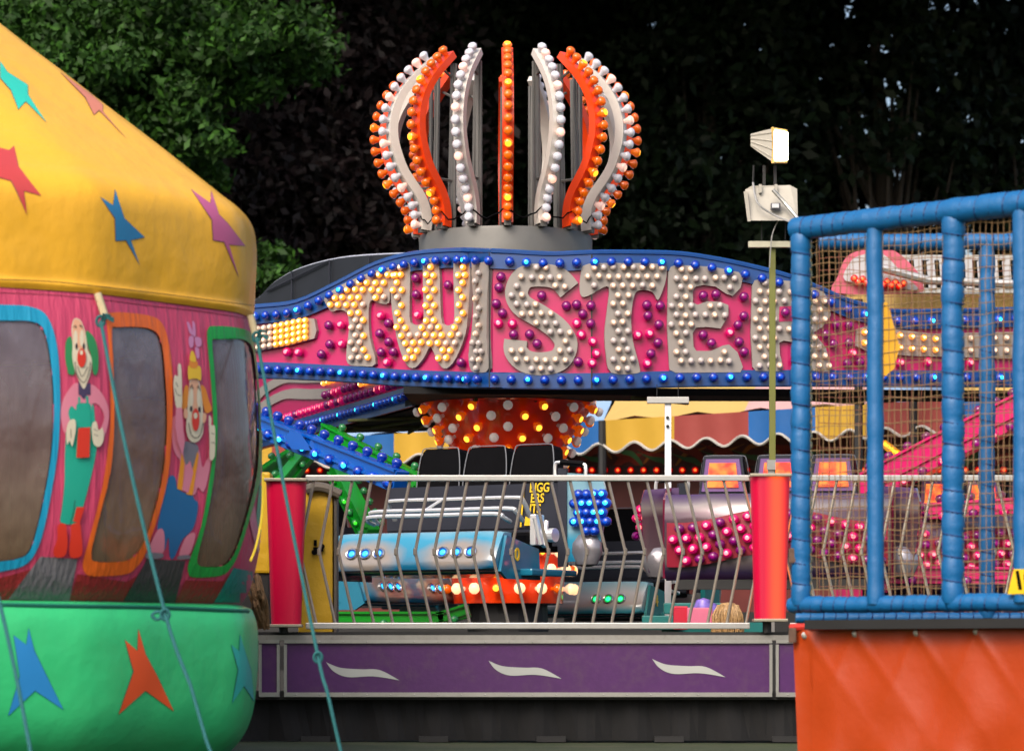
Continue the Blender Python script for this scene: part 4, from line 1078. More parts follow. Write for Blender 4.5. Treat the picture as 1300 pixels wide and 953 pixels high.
for x, y in ((1052, 552), (1056, 545)): it.append((aim(P(x, y, 36.0), (0, -1, 0)), yl))
put_caps('amber_bulb', it, booth)
mb = MB(); mb.tube([P(1116, 561, 36.06), P(1150, 586, 36.06)], .05, 6); part('bulb_batten', mb, M_dark, booth)

# another ride behind the netting at upper right
ob = thing('ride_roof', 'distant ride roof with white boards, red lit edge and cream awning behind the netting', 'ride roof', P(1180, 395, 33))
Y = 33.0
mb = MB(); mb.prism(cr2([(1062, 372), (1064, 350), (1075, 326), (1100, 316), (1135, 318), (1165, 345), (1172, 362), (1162, 372)], 4), lambda a, b: P(a, b, Y+.2), lambda a, b: P(a, b, Y)); part('rim_board', mb, mat('rim_pink', (.55, .10, .16), .4), ob)
mb = MB(); mb.prism(cr2([(1073, 356), (1078, 335), (1090, 325), (1120, 322), (1148, 350), (1165, 368), (1120, 362)], 4), lambda a, b: P(a, b, Y-.004), lambda a, b: P(a, b, Y-.05)); part('white_board', mb, MATS.get('slat_white') or mat('slat_white', (.45, .45, .47), .5), ob)
mb = MB()
for i in range(12): mb.prism([(1128+i*16, 330+(i % 2)*2), (1138+i*16, 328), (1141+i*16, 366), (1131+i*16, 366)], lambda a, b: P(a, b, Y+.9), lambda a, b: P(a, b, Y+.84))
part('slat_board', mb, mat('slat_white', (.45, .45, .47), .5), ob)
mb = MB(); mb.tube([P(1110, 338, Y-.2), P(1180, 356, Y-.2), P(1320, 362, Y-.2)], .045, 8); mb.box(P(1240, 369, Y+.9), (230*Y/F, .06, .05)); mb.box(P(1240, 327, Y+.9), (230*Y/F, .06, .05)); part('beam', mb, M_rail, ob)
it = [(aim(P(1084+k*5.2, 354+(k % 2)*4+k*.5, Y-.06), (0, -1, 0)), rl) for k in range(13)]; put_caps('red_bulb', it, ob)
mb = MB(); mb.prism([(1075, 374), (1330, 372), (1330, 420), (1072, 420)], lambda a, b: P(a, b, Y+1.2), lambda a, b: P(a, b, Y+1.1+.6*(b < 400)*0)); part('awning', mb, roofc['y'], ob)
mb = MB(); mb.tube([P(1090, 380, Y+1.0), P(1090, 820, Y+1.0)], .05, 6); mb.tube([P(1310, 380, Y+1.0), P(1310, 820, Y+1.0)], .05, 6); part('leg', mb, M_dark, ob)

exec_marker = True
# ================================================================== INFLATABLE
CI = Vector((-4.4, 18.2))
plan = [(-3.42, 15.2), (-2.12, 16.0), (-1.394, 17.0), (-1.50, 18.6), (-2.5, 20.0), (-4.4, 20.6), (-6.3, 20.0), (-7.2, 18.2), (-6.4, 16.2), (-4.9, 15.05)]
# polygonal plan with rounded corners: sample edges
def plan_pts():
    out = []; n = len(plan)
    for i in range(n):
        a = Vector(plan[i]); b = Vector(plan[(i+1) % n]); K = 64 if i in (0, 1) else 14
        for k in range(K):
            out.append((a.lerp(b, k/K), i, k/K))
    return out
pp = plan_pts(); NP = len(pp)
sm = [q[0].copy() for q in pp]
for _ in range(60):
    sm = [sm[i]*.5+(sm[i-1]+sm[(i+1) % NP])*.25 for i in range(NP)]
# keep the measured right hand silhouette
def prof_s(px): return 1+(px-322)*.00425/3.0
def zI(py): return CZ+(HY-py)*17.0/F
def ring(z, s_, edge=None):
    return [Vector((CI.x+(p.x-CI.x)*s_, CI.y+(p.y-CI.y)*s_, z)) for p in sm]
def loft(prof, wob=0.0, per=None, skip=None):
    rows = [ring(z, s_) for z, s_ in prof]; vs = [v for r_ in rows for v in r_]; fs = []
    for j in range(len(rows)-1):
        for i in range(NP):
            i2 = (i+1) % NP
            fs.append((j*NP+i, j*NP+i2, (j+1)*NP+i2, (j+1)*NP+i))
    if wob:
        out = []
        for k, v in enumerate(vs):
            d = Vector((v.x-CI.x, v.y-CI.y, 0)).normalized(); out.append(v+d*wob*(noise.noise(v*1.7)+.5*noise.noise(v*4.3)))
        vs = out
    return vs, fs
def densify(tab, n): return [(p.y, p.x) for p in cr([(b, a, 0) for a, b in tab], n)]
wallp = densify([(zI(y), prof_s(x)) for y, x in ((396, 321), (420, 325), (450, 328), (500, 332), (560, 335), (620, 335), (660, 333), (700, 329), (735, 321), (755, 312), (768, 302))], 12)
roofp = densify([(zI(y), prof_s(x)) for y, x in ((399, 323), (392, 326), (385, 324), (370, 325), (340, 327), (305, 328), (285, 326.5), (270, 320.5), (257, 309), (245, 293))], 6)
zt = zI(245); st = prof_s(293); za = CZ+4.75
for k in range(1, 31):
    f_ = k/30; roofp.append((zt+(za-zt)*f_, st*(1-f_)+.001))
tubep = densify([(zI(y), prof_s(x)) for y, x in ((764, 292), (770, 316), (778, 322), (795, 327), (825, 329), (865, 328), (905, 324), (935, 312), (960, 290))], 6)
infl = thing('inflatable_castle', 'yellow domed inflatable bouncy castle with pink clown walls and green base', 'inflatable', (CI.x, CI.y, 0))
def pvc(name, col, wr=0.35, sc=(2.5, 2.5, .5)):
    m = mat(name, col, .36, var=.07, nscale=2.2, dirt=.14, spec=.4)
    n = m.node_tree.nodes; l = m.node_tree.links
    tc = [x for x in n if x.type == 'TEX_COORD'][0]
    mp = n.new('ShaderNodeMapping'); mp.inputs['Scale'].default_value = sc; l.new(tc.outputs['Object'], mp.inputs[0])
    a = n.new('ShaderNodeTexNoise'); a.inputs['Scale'].default_value = 6; a.inputs['Detail'].default_value = 4; l.new(mp.outputs[0], a.inputs['Vector'])
    w2 = n.new('ShaderNodeTexNoise'); w2.inputs['Scale'].default_value = 300; l.new(tc.outputs['Object'], w2.inputs['Vector'])
    bp = n.new('ShaderNodeBump'); bp.inputs['Strength'].default_value = wr; bp.inputs['Distance'].default_value = .03; l.new(a.outputs['Fac'], bp.inputs['Height'])
    b2 = n.new('ShaderNodeBump'); b2.inputs['Strength'].default_value = .06; b2.inputs['Distance'].default_value = .004; l.new(w2.outputs['Fac'], b2.inputs['Height']); l.new(bp.outputs[0], b2.inputs['Normal'])
    l.new(b2.outputs[0], n['Principled BSDF'].inputs['Normal']); return m
M_iy = pvc('pvc_yellow', (.82, .43, .03), .5, (.8, .8, .6)); M_ip = pvc('pvc_pink', (.52, .055, .13), .5, (5, 5, .35)); M_ig = pvc('pvc_green', (.035, .50, .18), .3, (1, 1, 1))
vs, fs = loft(roofp, .012); mbr = MB(); mbr.add(vs, fs); part('roof', mbr, M_iy, infl, True)
vs, fs = loft(wallp, .008)
mbw = MB(); mbw.add(vs, fs)
vs2, fs2 = loft(tubep, .012); mbt = MB(); mbt.add(vs2, fs2); part('base_tube', mbt, M_ig, infl, True)
bw = BVHTree.FromPolygons([Vector(v) for v in mbw.v], mbw.f); br = BVHTree.FromPolygons([Vector(v) for v in mbr.v], mbr.f); bt = BVHTree.FromPolygons([Vector(v) for v in mbt.v], mbt.f)
CAM = Vector((0, 0, CZ))
def on(bvh):
    def f_(px, py, off):
        d = (P(px, py, 16)-CAM).normalized(); h = bvh.ray_cast(CAM, d)
        if h[0] is None: return None
        n_ = h[1] if h[1].dot(d) < 0 else -h[1]
        return h[0]+n_*off
    return f_
oW, oR, oT = on(bw), on(br), on(bt)
def proj(v): return (CX+v[0]*F/v[1], HY-(v[2]-CZ)*F/v[1])
W1o = [(-150, 395), (-100, 386), (0, 387), (40, 390), (60, 403), (72, 440), (76, 500), (74, 560), (69, 600), (56, 668), (45, 700), (30, 717), (0, 725), (-60, 735), (-120, 735), (-140, 700)]
W1i = [(-140, 410), (-100, 405), (0, 407), (42, 409), (57, 425), (66, 480), (67, 540), (61, 600), (47, 668), (36, 700), (20, 709), (0, 712), (-60, 720), (-110, 720), (-128, 690)]
W2o = [(134, 402), (142, 397), (160, 397), (193, 402), (207, 415), (215, 446), (218, 486), (217, 548), (213, 600), (203, 644), (185, 698), (175, 716), (162, 727), (140, 730), (113, 730), (105, 722), (105, 710), (112, 685), (129, 617), (137, 560), (139, 520), (137, 440)]
W2i = [(141, 420), (145, 416), (170, 415), (190, 418), (202, 430), (208, 470), (211, 540), (206, 600), (196, 645), (181, 690), (165, 709), (145, 713), (120, 712), (115, 706), (117, 690), (128, 645), (139, 600), (144, 540), (143, 470)]
W3o = [(263, 417), (272, 414), (300, 416), (318, 423), (324, 438), (329, 477), (332, 530), (331, 580), (328, 612), (318, 650), (303, 698), (292, 720), (278, 730), (245, 732), (238, 726), (239, 712), (254, 668), (264, 612), (270, 560), (267, 491), (262, 435)]
W3i = [(268, 434), (275, 431), (300, 430), (313, 434), (320, 447), (325, 490), (327.5, 540), (326, 590), (320, 625), (309, 665), (298, 698), (285, 716), (265, 719), (252, 717), (250, 705), (262, 655), (271, 600), (275, 540), (271, 470)]
# openings in the wall, hidden under the frames
keep = []; km = []
sh = [cr2([(lerp([(0, a), (1, b)], .45), lerp([(0, c), (1, d)], .45)) for (b, d), (a, c) in zip(W, W)], 2) for W in (W1i, W2i, W3i)]
def shrink(poly, k=2.0):
    out = []
    for x, y in poly: out.append((x, y))
    return out
for f_ in mbw.f:
    c = Vector(mbw.v[f_[0]])
    if c.y < 18.0 and c.x > -4.2:
        if any(any(inside(proj(mbw.v[i]), W) for i in f_) for W in (W1i, W2i, W3i)): continue
    keep.append(f_)
mbw.f = keep; mbw.m = [0]*len(keep)
part('wall', mbw, M_ip, infl, True)
M_pane = bpy.data.materials.new('vinyl_reflection_tint'); M_pane.use_nodes = True
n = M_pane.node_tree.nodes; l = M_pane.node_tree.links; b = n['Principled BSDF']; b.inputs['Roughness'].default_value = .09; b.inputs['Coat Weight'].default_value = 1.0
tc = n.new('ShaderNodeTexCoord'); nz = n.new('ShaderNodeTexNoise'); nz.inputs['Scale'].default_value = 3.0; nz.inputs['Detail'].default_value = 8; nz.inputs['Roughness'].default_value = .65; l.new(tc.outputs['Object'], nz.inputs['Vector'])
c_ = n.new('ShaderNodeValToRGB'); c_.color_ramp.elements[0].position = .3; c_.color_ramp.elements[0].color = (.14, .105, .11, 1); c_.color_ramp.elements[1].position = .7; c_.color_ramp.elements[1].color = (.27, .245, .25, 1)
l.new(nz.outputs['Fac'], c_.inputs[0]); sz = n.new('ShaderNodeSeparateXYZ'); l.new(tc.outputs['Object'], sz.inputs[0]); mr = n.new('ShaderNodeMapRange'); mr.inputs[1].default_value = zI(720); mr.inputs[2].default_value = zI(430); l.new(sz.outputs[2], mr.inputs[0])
c2_ = n.new('ShaderNodeValToRGB'); c2_.color_ramp.elements[0].color = (1.05, .85, .50, 1); c2_.color_ramp.elements[1].color = (1.0, .98, 1.15, 1); e_ = c2_.color_ramp.elements.new(.5); e_.color = (1.0, .80, .74, 1); l.new(mr.outputs[0], c2_.inputs[0])  # warm reflections painted into the pane colour, browner towards the bottom
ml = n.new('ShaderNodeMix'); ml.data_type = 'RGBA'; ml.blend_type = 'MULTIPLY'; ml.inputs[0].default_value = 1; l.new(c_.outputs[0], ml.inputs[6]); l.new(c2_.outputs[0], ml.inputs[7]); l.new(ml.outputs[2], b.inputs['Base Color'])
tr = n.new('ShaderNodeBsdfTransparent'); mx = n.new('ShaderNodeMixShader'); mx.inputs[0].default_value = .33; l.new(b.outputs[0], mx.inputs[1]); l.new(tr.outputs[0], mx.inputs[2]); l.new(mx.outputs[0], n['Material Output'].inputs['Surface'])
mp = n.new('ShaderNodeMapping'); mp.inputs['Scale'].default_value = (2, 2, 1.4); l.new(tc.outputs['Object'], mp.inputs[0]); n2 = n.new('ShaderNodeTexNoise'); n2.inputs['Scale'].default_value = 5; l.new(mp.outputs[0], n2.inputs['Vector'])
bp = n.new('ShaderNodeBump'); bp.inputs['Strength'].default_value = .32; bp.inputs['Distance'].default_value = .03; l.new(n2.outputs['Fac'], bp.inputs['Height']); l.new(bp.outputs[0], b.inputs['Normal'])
def paint(poly, surf, off, material, name, parent, label=None, step=8):
    mb = MB(); sheet(mb, poly, surf, off, None, step)
    if not mb.f: return None
    return part(name, mb, material, parent, True, label=label, fix=False)
FRM = [(W1o, W1i, pvc('pvc_sky_blue', (.01, .28, .48), .4, (5, 5, .35)), 'sky blue framed window'), (W2o, W2i, pvc('pvc_orange', (.72, .13, .015), .4, (5, 5, .35)), 'orange framed window'), (W3o, W3i, pvc('pvc_leaf_green', (.01, .30, .05), .4, (5, 5, .35)), 'green framed window')]
def ringpoly(mb, o, i_, surf, off, K=90):
    """band between two closed outlines"""
    def res(poly):
        pts = [Vector(p) for p in cr2(poly, 4)]; L = [0]
        for a, b_ in zip(pts, pts[1:]+pts[:1]): L.append(L[-1]+(b_-a).length)
        return pts, L
    po, _ = res(o); ci = Vector((sum(p[0] for p in i_)/len(i_), sum(p[1] for p in i_)/len(i_)))
    pi, _ = res(i_)
    rows = []
    for k in range(len(po)):
        p = po[k]; q = min(pi, key=lambda z: (z-p).length)
        rows.append((p, p.lerp(q, .5), q))
    V = []; bad = set()
    for r_ in rows:
        for p in r_:
            w_ = surf(p.x, p.y, off)
            if w_ is None:
                w_ = surf(p.x-3, p.y, off)
            if w_ is None: bad.add(len(V)); w_ = Vector((0, 0, 0))
            V.append(w_)
    n_ = len(rows); fs = []
    for k in range(n_):
        for j in (0, 1):
            f_ = (k*3+j, ((k+1) % n_)*3+j, ((k+1) % n_)*3+j+1, k*3+j+1)
            if not any(q in bad for q in f_): fs.append(f_)
    mb.add(V, fs)
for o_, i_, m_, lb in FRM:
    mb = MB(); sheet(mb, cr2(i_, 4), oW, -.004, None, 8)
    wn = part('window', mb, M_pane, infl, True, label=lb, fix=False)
    mb = MB(); ringpoly(mb, o_, i_, oW, .007); part('frame', mb, m_, wn, True, fix=False)
# inside: floor, back wall, orange column added to imitate lights reflected in panes
M_in = mat('reflection_orange', (.70, .30, .08), .5, var=.2); M_in2 = mat('inner_brown', (.30, .17, .12), .6, var=.3)
mb = MB(); vs = [Vector((CI.x+(p.x-CI.x)*.95, CI.y+(p.y-CI.y)*.95, zI(752))) for p in sm]; mb.add(vs, [tuple(range(len(vs)))]); part('inner_floor', mb, mat('inner_floor', (.45, .33, .12), .5), infl)
for x, y, r_, h_, m_ in ((-2.05, 17.35, .18, zI(498), M_in), (-2.9, 16.9, .2, zI(470), M_in2), (-3.9, 16.6, .35, zI(440), M_in2)):
    mb = MB(); mb.lathe([(r_, zI(752)), (r_*1.05, zI(650)), (r_, h_-.1), (r_*.7, h_-.02), (.01, h_)], 20, M=Matrix.Translation((x, y, 0))); part('inner_column', mb, m_, infl, True)
# bottom stripes, hem, seams
K = lambda nm, c: pvc(nm, c, .6, (7, 7, .3))
for poly, m_ in (([(51, 706), (98, 709), (88, 762), (10, 760)], K('path_grey', (.14, .14, .16))), ([(186, 709), (235, 711), (222, 764), (156, 762)], K('path_dark', (.05, .05, .055))), ([(296, 720), (330, 727), (318, 764), (271, 764)], K('path_teal', (.01, .22, .20)))):
    paint(poly, oW, .004, m_, 'painted_path', infl)
red = K('ground_red', (.30, .025, .03))
for poly in ([(98, 728), (160, 738), (178, 728), (158, 762), (88, 762)], [(235, 736), (283, 737), (300, 717), (272, 764), (222, 764)], [(0, 733), (40, 722), (12, 760), (-60, 760), (-60, 735)]): paint(poly, oW, .0025, red, 'painted_ground', infl)
seam = mat('seam_dark', (.16, .09, .02), .7)
mb = MB()
def sline(pts, surf, off, r_, mb, n=6):
    out = []
    for p in cr([(a, b, 0) for a, b in pts], n):
        q = surf(p.x, p.y, off)
        if q is not None: out.append(q)
    if len(out) > 1: mb.tube(out, r_, 5)
sline([(-20, 354), (60, 357), (120, 363), (190, 371), (260, 380), (322, 388)], oR, .001, .0022, mb, 10)
part('hem_stitching', mb, seam, infl)
mb = MB(); sline([(-20, 371), (60, 374), (125, 380), (190, 388), (260, 396), (322, 406)], oW, .001, .002, mb, 10); part('wall_seam', mb, mat('seam_pink', (.25, .03, .06), .7), infl)
mb = MB(); sline([(-30, 767), (80, 769), (200, 771), (322, 776)], oT, .0, .012, mb, 10); part('foot_seam', mb, mat('deep_green_seam', (.005, .13, .09), .6), infl)
# stars
def st(l_): return [(a/2.165, b/2.165) for a, b in l_]
outl = mat('star_outline', (.20, .10, .06), .6)
STARS = [(st([(0, 170), (20, 200), (75, 235), (76, 262), (127, 338), (70, 280), (50, 302), (30, 250), (0, 215)]), (.02, .55, .42), 'teal star'),
         (st([(165, 200), (250, 262), (282, 290), (281, 308), (347, 382), (272, 304), (258, 317), (235, 270)]), (.62, .20, .12), 'salmon star'),
         (st([(-12, 405), (25, 415), (38, 403), (50, 460), (112, 538), (65, 525), (73, 590), (45, 525), (30, 498), (-12, 486)]), (.50, .05, .05), 'red star'),
         (st([(275, 542), (310, 565), (315, 522), (340, 600), (396, 652), (358, 660), (382, 727), (345, 660), (317, 662), (315, 600)]), (.02, .20, .42), 'blue star'),
         (st([(525, 522), (578, 560), (580, 525), (600, 590), (625, 615), (673, 676), (628, 672), (655, 762), (615, 665), (585, 660), (582, 605)]), (.48, .10, .24), 'mauve star')]
def grow(poly, d):
    n_ = len(poly); out = []; A = sum(poly[i][0]*poly[(i+1) % n_][1]-poly[(i+1) % n_][0]*poly[i][1] for i in range(n_)); s_ = 1 if A > 0 else -1
    for i in range(n_):
        a, b_, c = Vector(poly[i-1]), Vector(poly[i]), Vector(poly[(i+1) % n_]); u = (b_-a).normalized(); v = (c-b_).normalized()
        n1 = Vector((u.y, -u.x))*s_; n2 = Vector((v.y, -v.x))*s_; m_ = (n1+n2); 
        m_ = m_/max(m_.length, .3); out.append(tuple(b_+m_*d))
    return out
for poly, c, nm in STARS:
    o = paint(poly, oR, .004, mat('paint_'+nm.replace(' ', '_'), c, .45, var=.08, dirt=.1), 'painted_star', infl, nm)
    paint(grow(poly, .9), oR, .002, outl, 'outline', o)
for poly, c, nm in (([(17, 806), (33, 818), (36, 797), (43, 825), (58, 856), (80, 900), (44, 876), (10, 908), (25, 858)], (.02, .22, .55), 'blue base star'), ([(158, 812), (174, 826), (175, 798), (184, 830), (199, 858), (220, 902), (184, 876), (150, 906), (169, 852)], (.75, .09, .02), 'orange base star'), ([(293, 818), (303, 826), (304, 805), (312, 832), (318, 850), (322, 890), (309, 870), (294, 892), (302, 850)], (.02, .40, .36), 'teal base star')):
    o = paint(poly, oT, .004, mat('paint_'+nm.replace(' ', '_'), c, .45, var=.08), 'painted_star', infl, nm); paint(grow(poly, .8), oT, .002, mat('green_outline', (.02, .12, .10), .6), 'outline', o)
# clowns
def uA(l_, d=0): return [(60+a/5.29, 380+(b+d)/5.29) for a, b in l_]
def uAl(l_): return [(60+a/5.29, 540+b/5.29) for a, b in l_]
def pm_(nm, c): return mat('clown_'+nm, c, .45, var=.06, dirt=.06)
CRM, SKN, GRH, REDN, PNK, TEA, PUR, BLK = pm_('cream', (.62, .56, .42)), pm_('skin', (.68, .36, .22)), pm_('green', (.02, .22, .07)), pm_('red', (.58, .03, .012)), pm_('pink', (.62, .20, .28)), pm_('teal', (.01, .34, .24)), pm_('purple', (.05, .035, .09)), pm_('black', (.02, .015, .02))
ORH, YLW, BLU2, GRY, SUS = pm_('orange_hair', (.66, .22, .015)), pm_('yellow', (.72, .45, .02)), pm_('blue', (.01, .12, .30)), pm_('grey', (.17, .16, .20)), pm_('amber', (.72, .27, .01))
def clown(nm, shapes):
    base = None
    for i, (poly, m_, pn) in enumerate(shapes):
        off = .004+.0006*i
        if base is None: base = paint(poly, oW, off, m_, 'painted_clown', infl, nm, 6)
        else:
            o = paint(poly, oW, off, m_, pn, base, None, 6)
S5 = lambda l_: cr2(l_, 3)
clown('painted clown with green hair and teal dungarees', [
    (S5(uAl([(125, -150), (215, -160), (300, -150), (315, -60), (325, 40), (330, 120), (322, 200), (295, 330), (245, 520), (200, 650), (120, 660), (85, 640), (95, 560), (112, 400), (115, 200), (122, 60)])), TEA, 'dungarees'),
    (S5(uA([(190, 560), (240, 590), (300, 572), (370, 640), (410, 745), (400, 860), (372, 930), (352, 880), (380, 790), (345, 712), (300, 700), (292, 760), (285, 700), (200, 700), (190, 740), (160, 715), (138, 760), (150, 830), (115, 900), (90, 800), (98, 690), (140, 610)])), PNK, 'shirt'),
    (uA([(205, 655), (220, 655), (216, 750), (200, 750)]), TEA, 'strap'), (uA([(255, 650), (272, 650), (278, 750), (262, 750)]), TEA, 'strap'),
    (uA([(190, 742), (285, 742), (290, 860), (188, 860)]), TEA, 'bib'),
    (uA([(205, 548), (240, 575), (285, 560), (287, 640), (262, 640), (240, 672), (220, 645), (205, 640)]), PUR, 'bow'),
    (S5(uA([(150, 248), (165, 300), (170, 400), (178, 500), (138, 500), (130, 470), (116, 400), (120, 290)])), GRH, 'hair'), (S5(uA([(255, 212), (295, 240), (325, 300), (338, 400), (330, 498), (302, 498), (292, 400), (262, 290)])), GRH, 'hair'),
    (S5(uA([(185, 128), (215, 140), (238, 185), (256, 260), (266, 340), (292, 400), (285, 490), (262, 560), (238, 602), (205, 540), (178, 470), (163, 390), (165, 300), (158, 200), (166, 148)])), CRM, 'face'),
    (S5(uA([(185, 134), (213, 145), (233, 188), (246, 250), (240, 330), (205, 330), (172, 300), (165, 200), (170, 152)])), SKN, 'forehead'),
    (ell(60+184/5.29, 380+262/5.29, 2.6, 10), CRM, 'eye'), (ell(60+226/5.29, 380+262/5.29, 2.8, 10.5), CRM, 'eye'),
    (ell(60+190/5.29, 380+318/5.29, 1.5, 4), BLK, 'pupil'), (ell(60+238/5.29, 380+318/5.29, 1.5, 4), BLK, 'pupil'),
    (stroke(uA([(170, 190), (180, 178), (188, 195)]), 1.0, 3), BLK, 'eyebrow'), (stroke(uA([(208, 185), (218, 175), (228, 195)]), 1.0, 3), BLK, 'eyebrow'),
    (stroke(uA([(178, 420), (190, 500), (235, 560), (268, 500), (280, 420)]), .9, 5), BLK, 'smile'), (stroke(uA([(195, 450), (225, 520), (262, 455)]), .8, 5), BLK, 'smile'),
    (ell(60+222/5.29, 380+395/5.29, 5.5, 12), REDN, 'nose'), (ell(60+220/5.29, 380+360/5.29, 2, 3), CRM, 'nose_shine'),
    (S5(uA([(128, 838), (150, 808), (178, 812), (182, 870), (172, 935), (158, 985), (140, 950), (125, 975), (118, 900)])), CRM, 'glove'), (S5(uA([(290, 835), (318, 822), (332, 880), (355, 860), (366, 900), (362, 955), (335, 990), (300, 970), (288, 900)])), CRM, 'glove'),
    (stroke(uA([(148, 870), (150, 930)]), .6, 3), BLK, 'finger_line'), (stroke(uA([(300, 870), (325, 885)]), .6, 3), BLK, 'finger_line'), (stroke(uA([(300, 905), (328, 918)]), .6, 3), BLK, 'finger_line'),
    (uAl([(196, 20), (276, 12), (270, 214), (184, 216)]), REDN, 'apron_patch'), (uAl([(185, 545), (240, 545), (205, 655), (162, 640)]), REDN, 'knee_patch'),
    (stroke(uAl([(175, 500), (160, 600), (140, 670)]), .8, 4), BLK, 'trouser_line'),
    (S5(uAl([(60, 665), (110, 660), (120, 720), (125, 800), (105, 870), (40, 875), (30, 830), (55, 760)])), REDN, 'shoe'), (S5(uAl([(150, 665), (205, 655), (215, 720), (222, 800), (215, 870), (150, 880), (135, 830), (145, 740)])), REDN, 'shoe')])
def uB(l_): return [(190+a/5.29, 380+b/5.29) for a, b in l_]
def uBl(l_): return [(190+a/3.97, 540+b/3.97) for a, b in l_]
clown('painted clown with orange hair pointing one finger up', [
    (S5(uBl([(105, 250), (128, 265), (140, 320), (205, 350), (215, 350), (225, 375), (240, 385), (238, 440), (215, 520), (170, 565), (150, 600), (120, 665), (98, 660), (92, 560), (75, 625), (62, 600), (62, 540), (35, 520), (50, 440), (60, 380), (85, 280)])), BLU2, 'trousers'),
    (S5(uBl([(112, -40), (150, -30), (165, 60), (172, 95), (240, 110), (262, 210), (285, 170), (305, 165), (292, 260), (268, 335), (240, 310), (222, 350), (178, 330), (150, 320), (135, 290), (150, 180), (130, 150), (112, 90)])), PNK, 'shirt'),
    (S5(uBl([(165, 95), (188, 80), (238, 100), (240, 145), (232, 205), (215, 235), (198, 175), (188, 205), (172, 180)])), GRY, 'neckerchief'),
    (uBl([(158, 130), (172, 190), (160, 328), (134, 318)]), SUS, 'braces'), (uBl([(236, 130), (243, 150), (212, 352), (180, 345)]), SUS, 'braces'),
    (uBl([(178, 200), (200, 180), (215, 235), (190, 340), (158, 325)]), PNK, 'shirt_front'),
    (S5(uBl([(35, 525), (65, 530), (70, 600), (60, 640), (0, 655), (-10, 620)])), PNK, 'shoe'), (S5(uBl([(180, 555), (222, 540), (215, 600), (190, 650), (145, 655), (150, 620)])), PNK, 'shoe'),
    (S5(uBl([(-20, 640), (50, 640), (65, 655), (45, 668), (-20, 668)])), GRY, 'sole'), (S5(uBl([(140, 655), (190, 650), (198, 668), (135, 672)])), GRY, 'sole'),
    (S5(uB([(240, 575), (250, 600), (248, 700), (232, 735), (205, 730), (208, 660), (225, 590)])), ORH, 'hair'), (S5(uB([(335, 575), (365, 600), (388, 680), (408, 740), (370, 765), (352, 720), (338, 650)])), ORH, 'hair'),
    (S5(uB([(262, 540), (310, 535), (332, 600), (345, 720), (350, 830), (345, 905), (310, 955), (262, 950), (235, 880), (240, 780), (248, 660), (255, 580)])), CRM, 'face'),
    (S5(uB([(264, 545), (308, 540), (322, 620), (315, 720), (290, 740), (262, 700), (256, 610)])), SKN, 'forehead'),
    (S5(uB([(232, 730), (245, 760), (238, 800), (218, 790), (218, 745)])), SKN, 'ear'), (S5(uB([(348, 765), (368, 775), (362, 820), (346, 830)])), SKN, 'ear'),
    (ell(190+268/5.29, 380+660/5.29, 2.3, 13), CRM, 'eye'), (ell(190+316/5.29, 380+660/5.29, 2.5, 13), CRM, 'eye'),
    (ell(190+264/5.29, 380+735/5.29, 1.6, 3.5), BLK, 'pupil'), (ell(190+320/5.29, 380+740/5.29, 1.6, 3.5), BLK, 'pupil'), (stroke(uB([(258, 600), (268, 575), (276, 605)]), .9, 3), BLK, 'eyebrow'), (stroke(uB([(305, 600), (312, 580), (322, 612)]), .9, 3), BLK, 'eyebrow'),
    (stroke(uB([(245, 830), (262, 905), (295, 930), (325, 905), (342, 830)]), .9, 5), BLK, 'smile'),
    (ell(190+292/5.29, 380+808/5.29, 4.8, 14.5), REDN, 'nose'), (ell(190+290/5.29, 380+782/5.29, 2.4, 4), CRM, 'nose_shine'),
    (S5(uB([(240, 455), (262, 448), (282, 462), (310, 448), (326, 470), (325, 545), (300, 535), (262, 535), (242, 540)])), YLW, 'hat_brim'), (S5(uB([(250, 420), (300, 420), (300, 460), (270, 465), (252, 455)])), ORH, 'hat_band'), (S5(uB([(262, 350), (278, 360), (292, 420), (252, 415), (252, 380)])), YLW, 'hat'),
    (S5(uB([(170, 445), (190, 445), (196, 560), (195, 725), (160, 730), (145, 640), (140, 560), (150, 510), (170, 520)])), CRM, 'pointing_glove'), (stroke(uB([(150, 600), (165, 640), (190, 650)]), .7, 3), BLK, 'finger_line'), (stroke(uB([(155, 560), (170, 590)]), .7, 3), BLK, 'finger_line'),
    (uB([(155, 730), (195, 728), (205, 880), (215, 950), (200, 1050), (165, 950), (150, 850)]), PNK, 'sleeve'),
    (S5(uB([(375, 790), (392, 800), (392, 850), (415, 850), (418, 950), (415, 1050), (395, 1080), (380, 1060), (380, 950)])), CRM, 'glove'), (stroke(uB([(392, 900), (412, 905)]), .7, 3), BLK, 'finger_line'), (stroke(uB([(392, 960), (412, 965)]), .7, 3), BLK, 'finger_line')])
for i, l_ in enumerate(([(245, 155), (262, 160), (290, 230), (282, 240), (262, 220)], [(282, 150), (300, 165), (305, 240), (290, 245)], [(262, 250), (290, 250), (290, 310), (270, 325), (258, 290)], [(300, 255), (340, 262), (342, 310), (310, 315)], [(300, 325), (325, 330), (330, 390), (312, 392)])):
    paint(S5(uB(l_)), oW, .004, pm_('petal', (.55, .22, .42)), 'painted_petal', infl)
# a bit of a third painting at the right hand edge
paint(S5([(330, 590), (334, 600), (334, 650), (331, 690), (326, 676), (325, 650), (328, 620)]), oW, .004, pm_('jade', (.02, .36, .20)), 'painted_figure', infl)
paint(S5([(316, 652), (322, 642), (326, 668), (330, 690), (326, 700), (318, 672)]), oW, .005, PNK, 'painted_hand', infl)

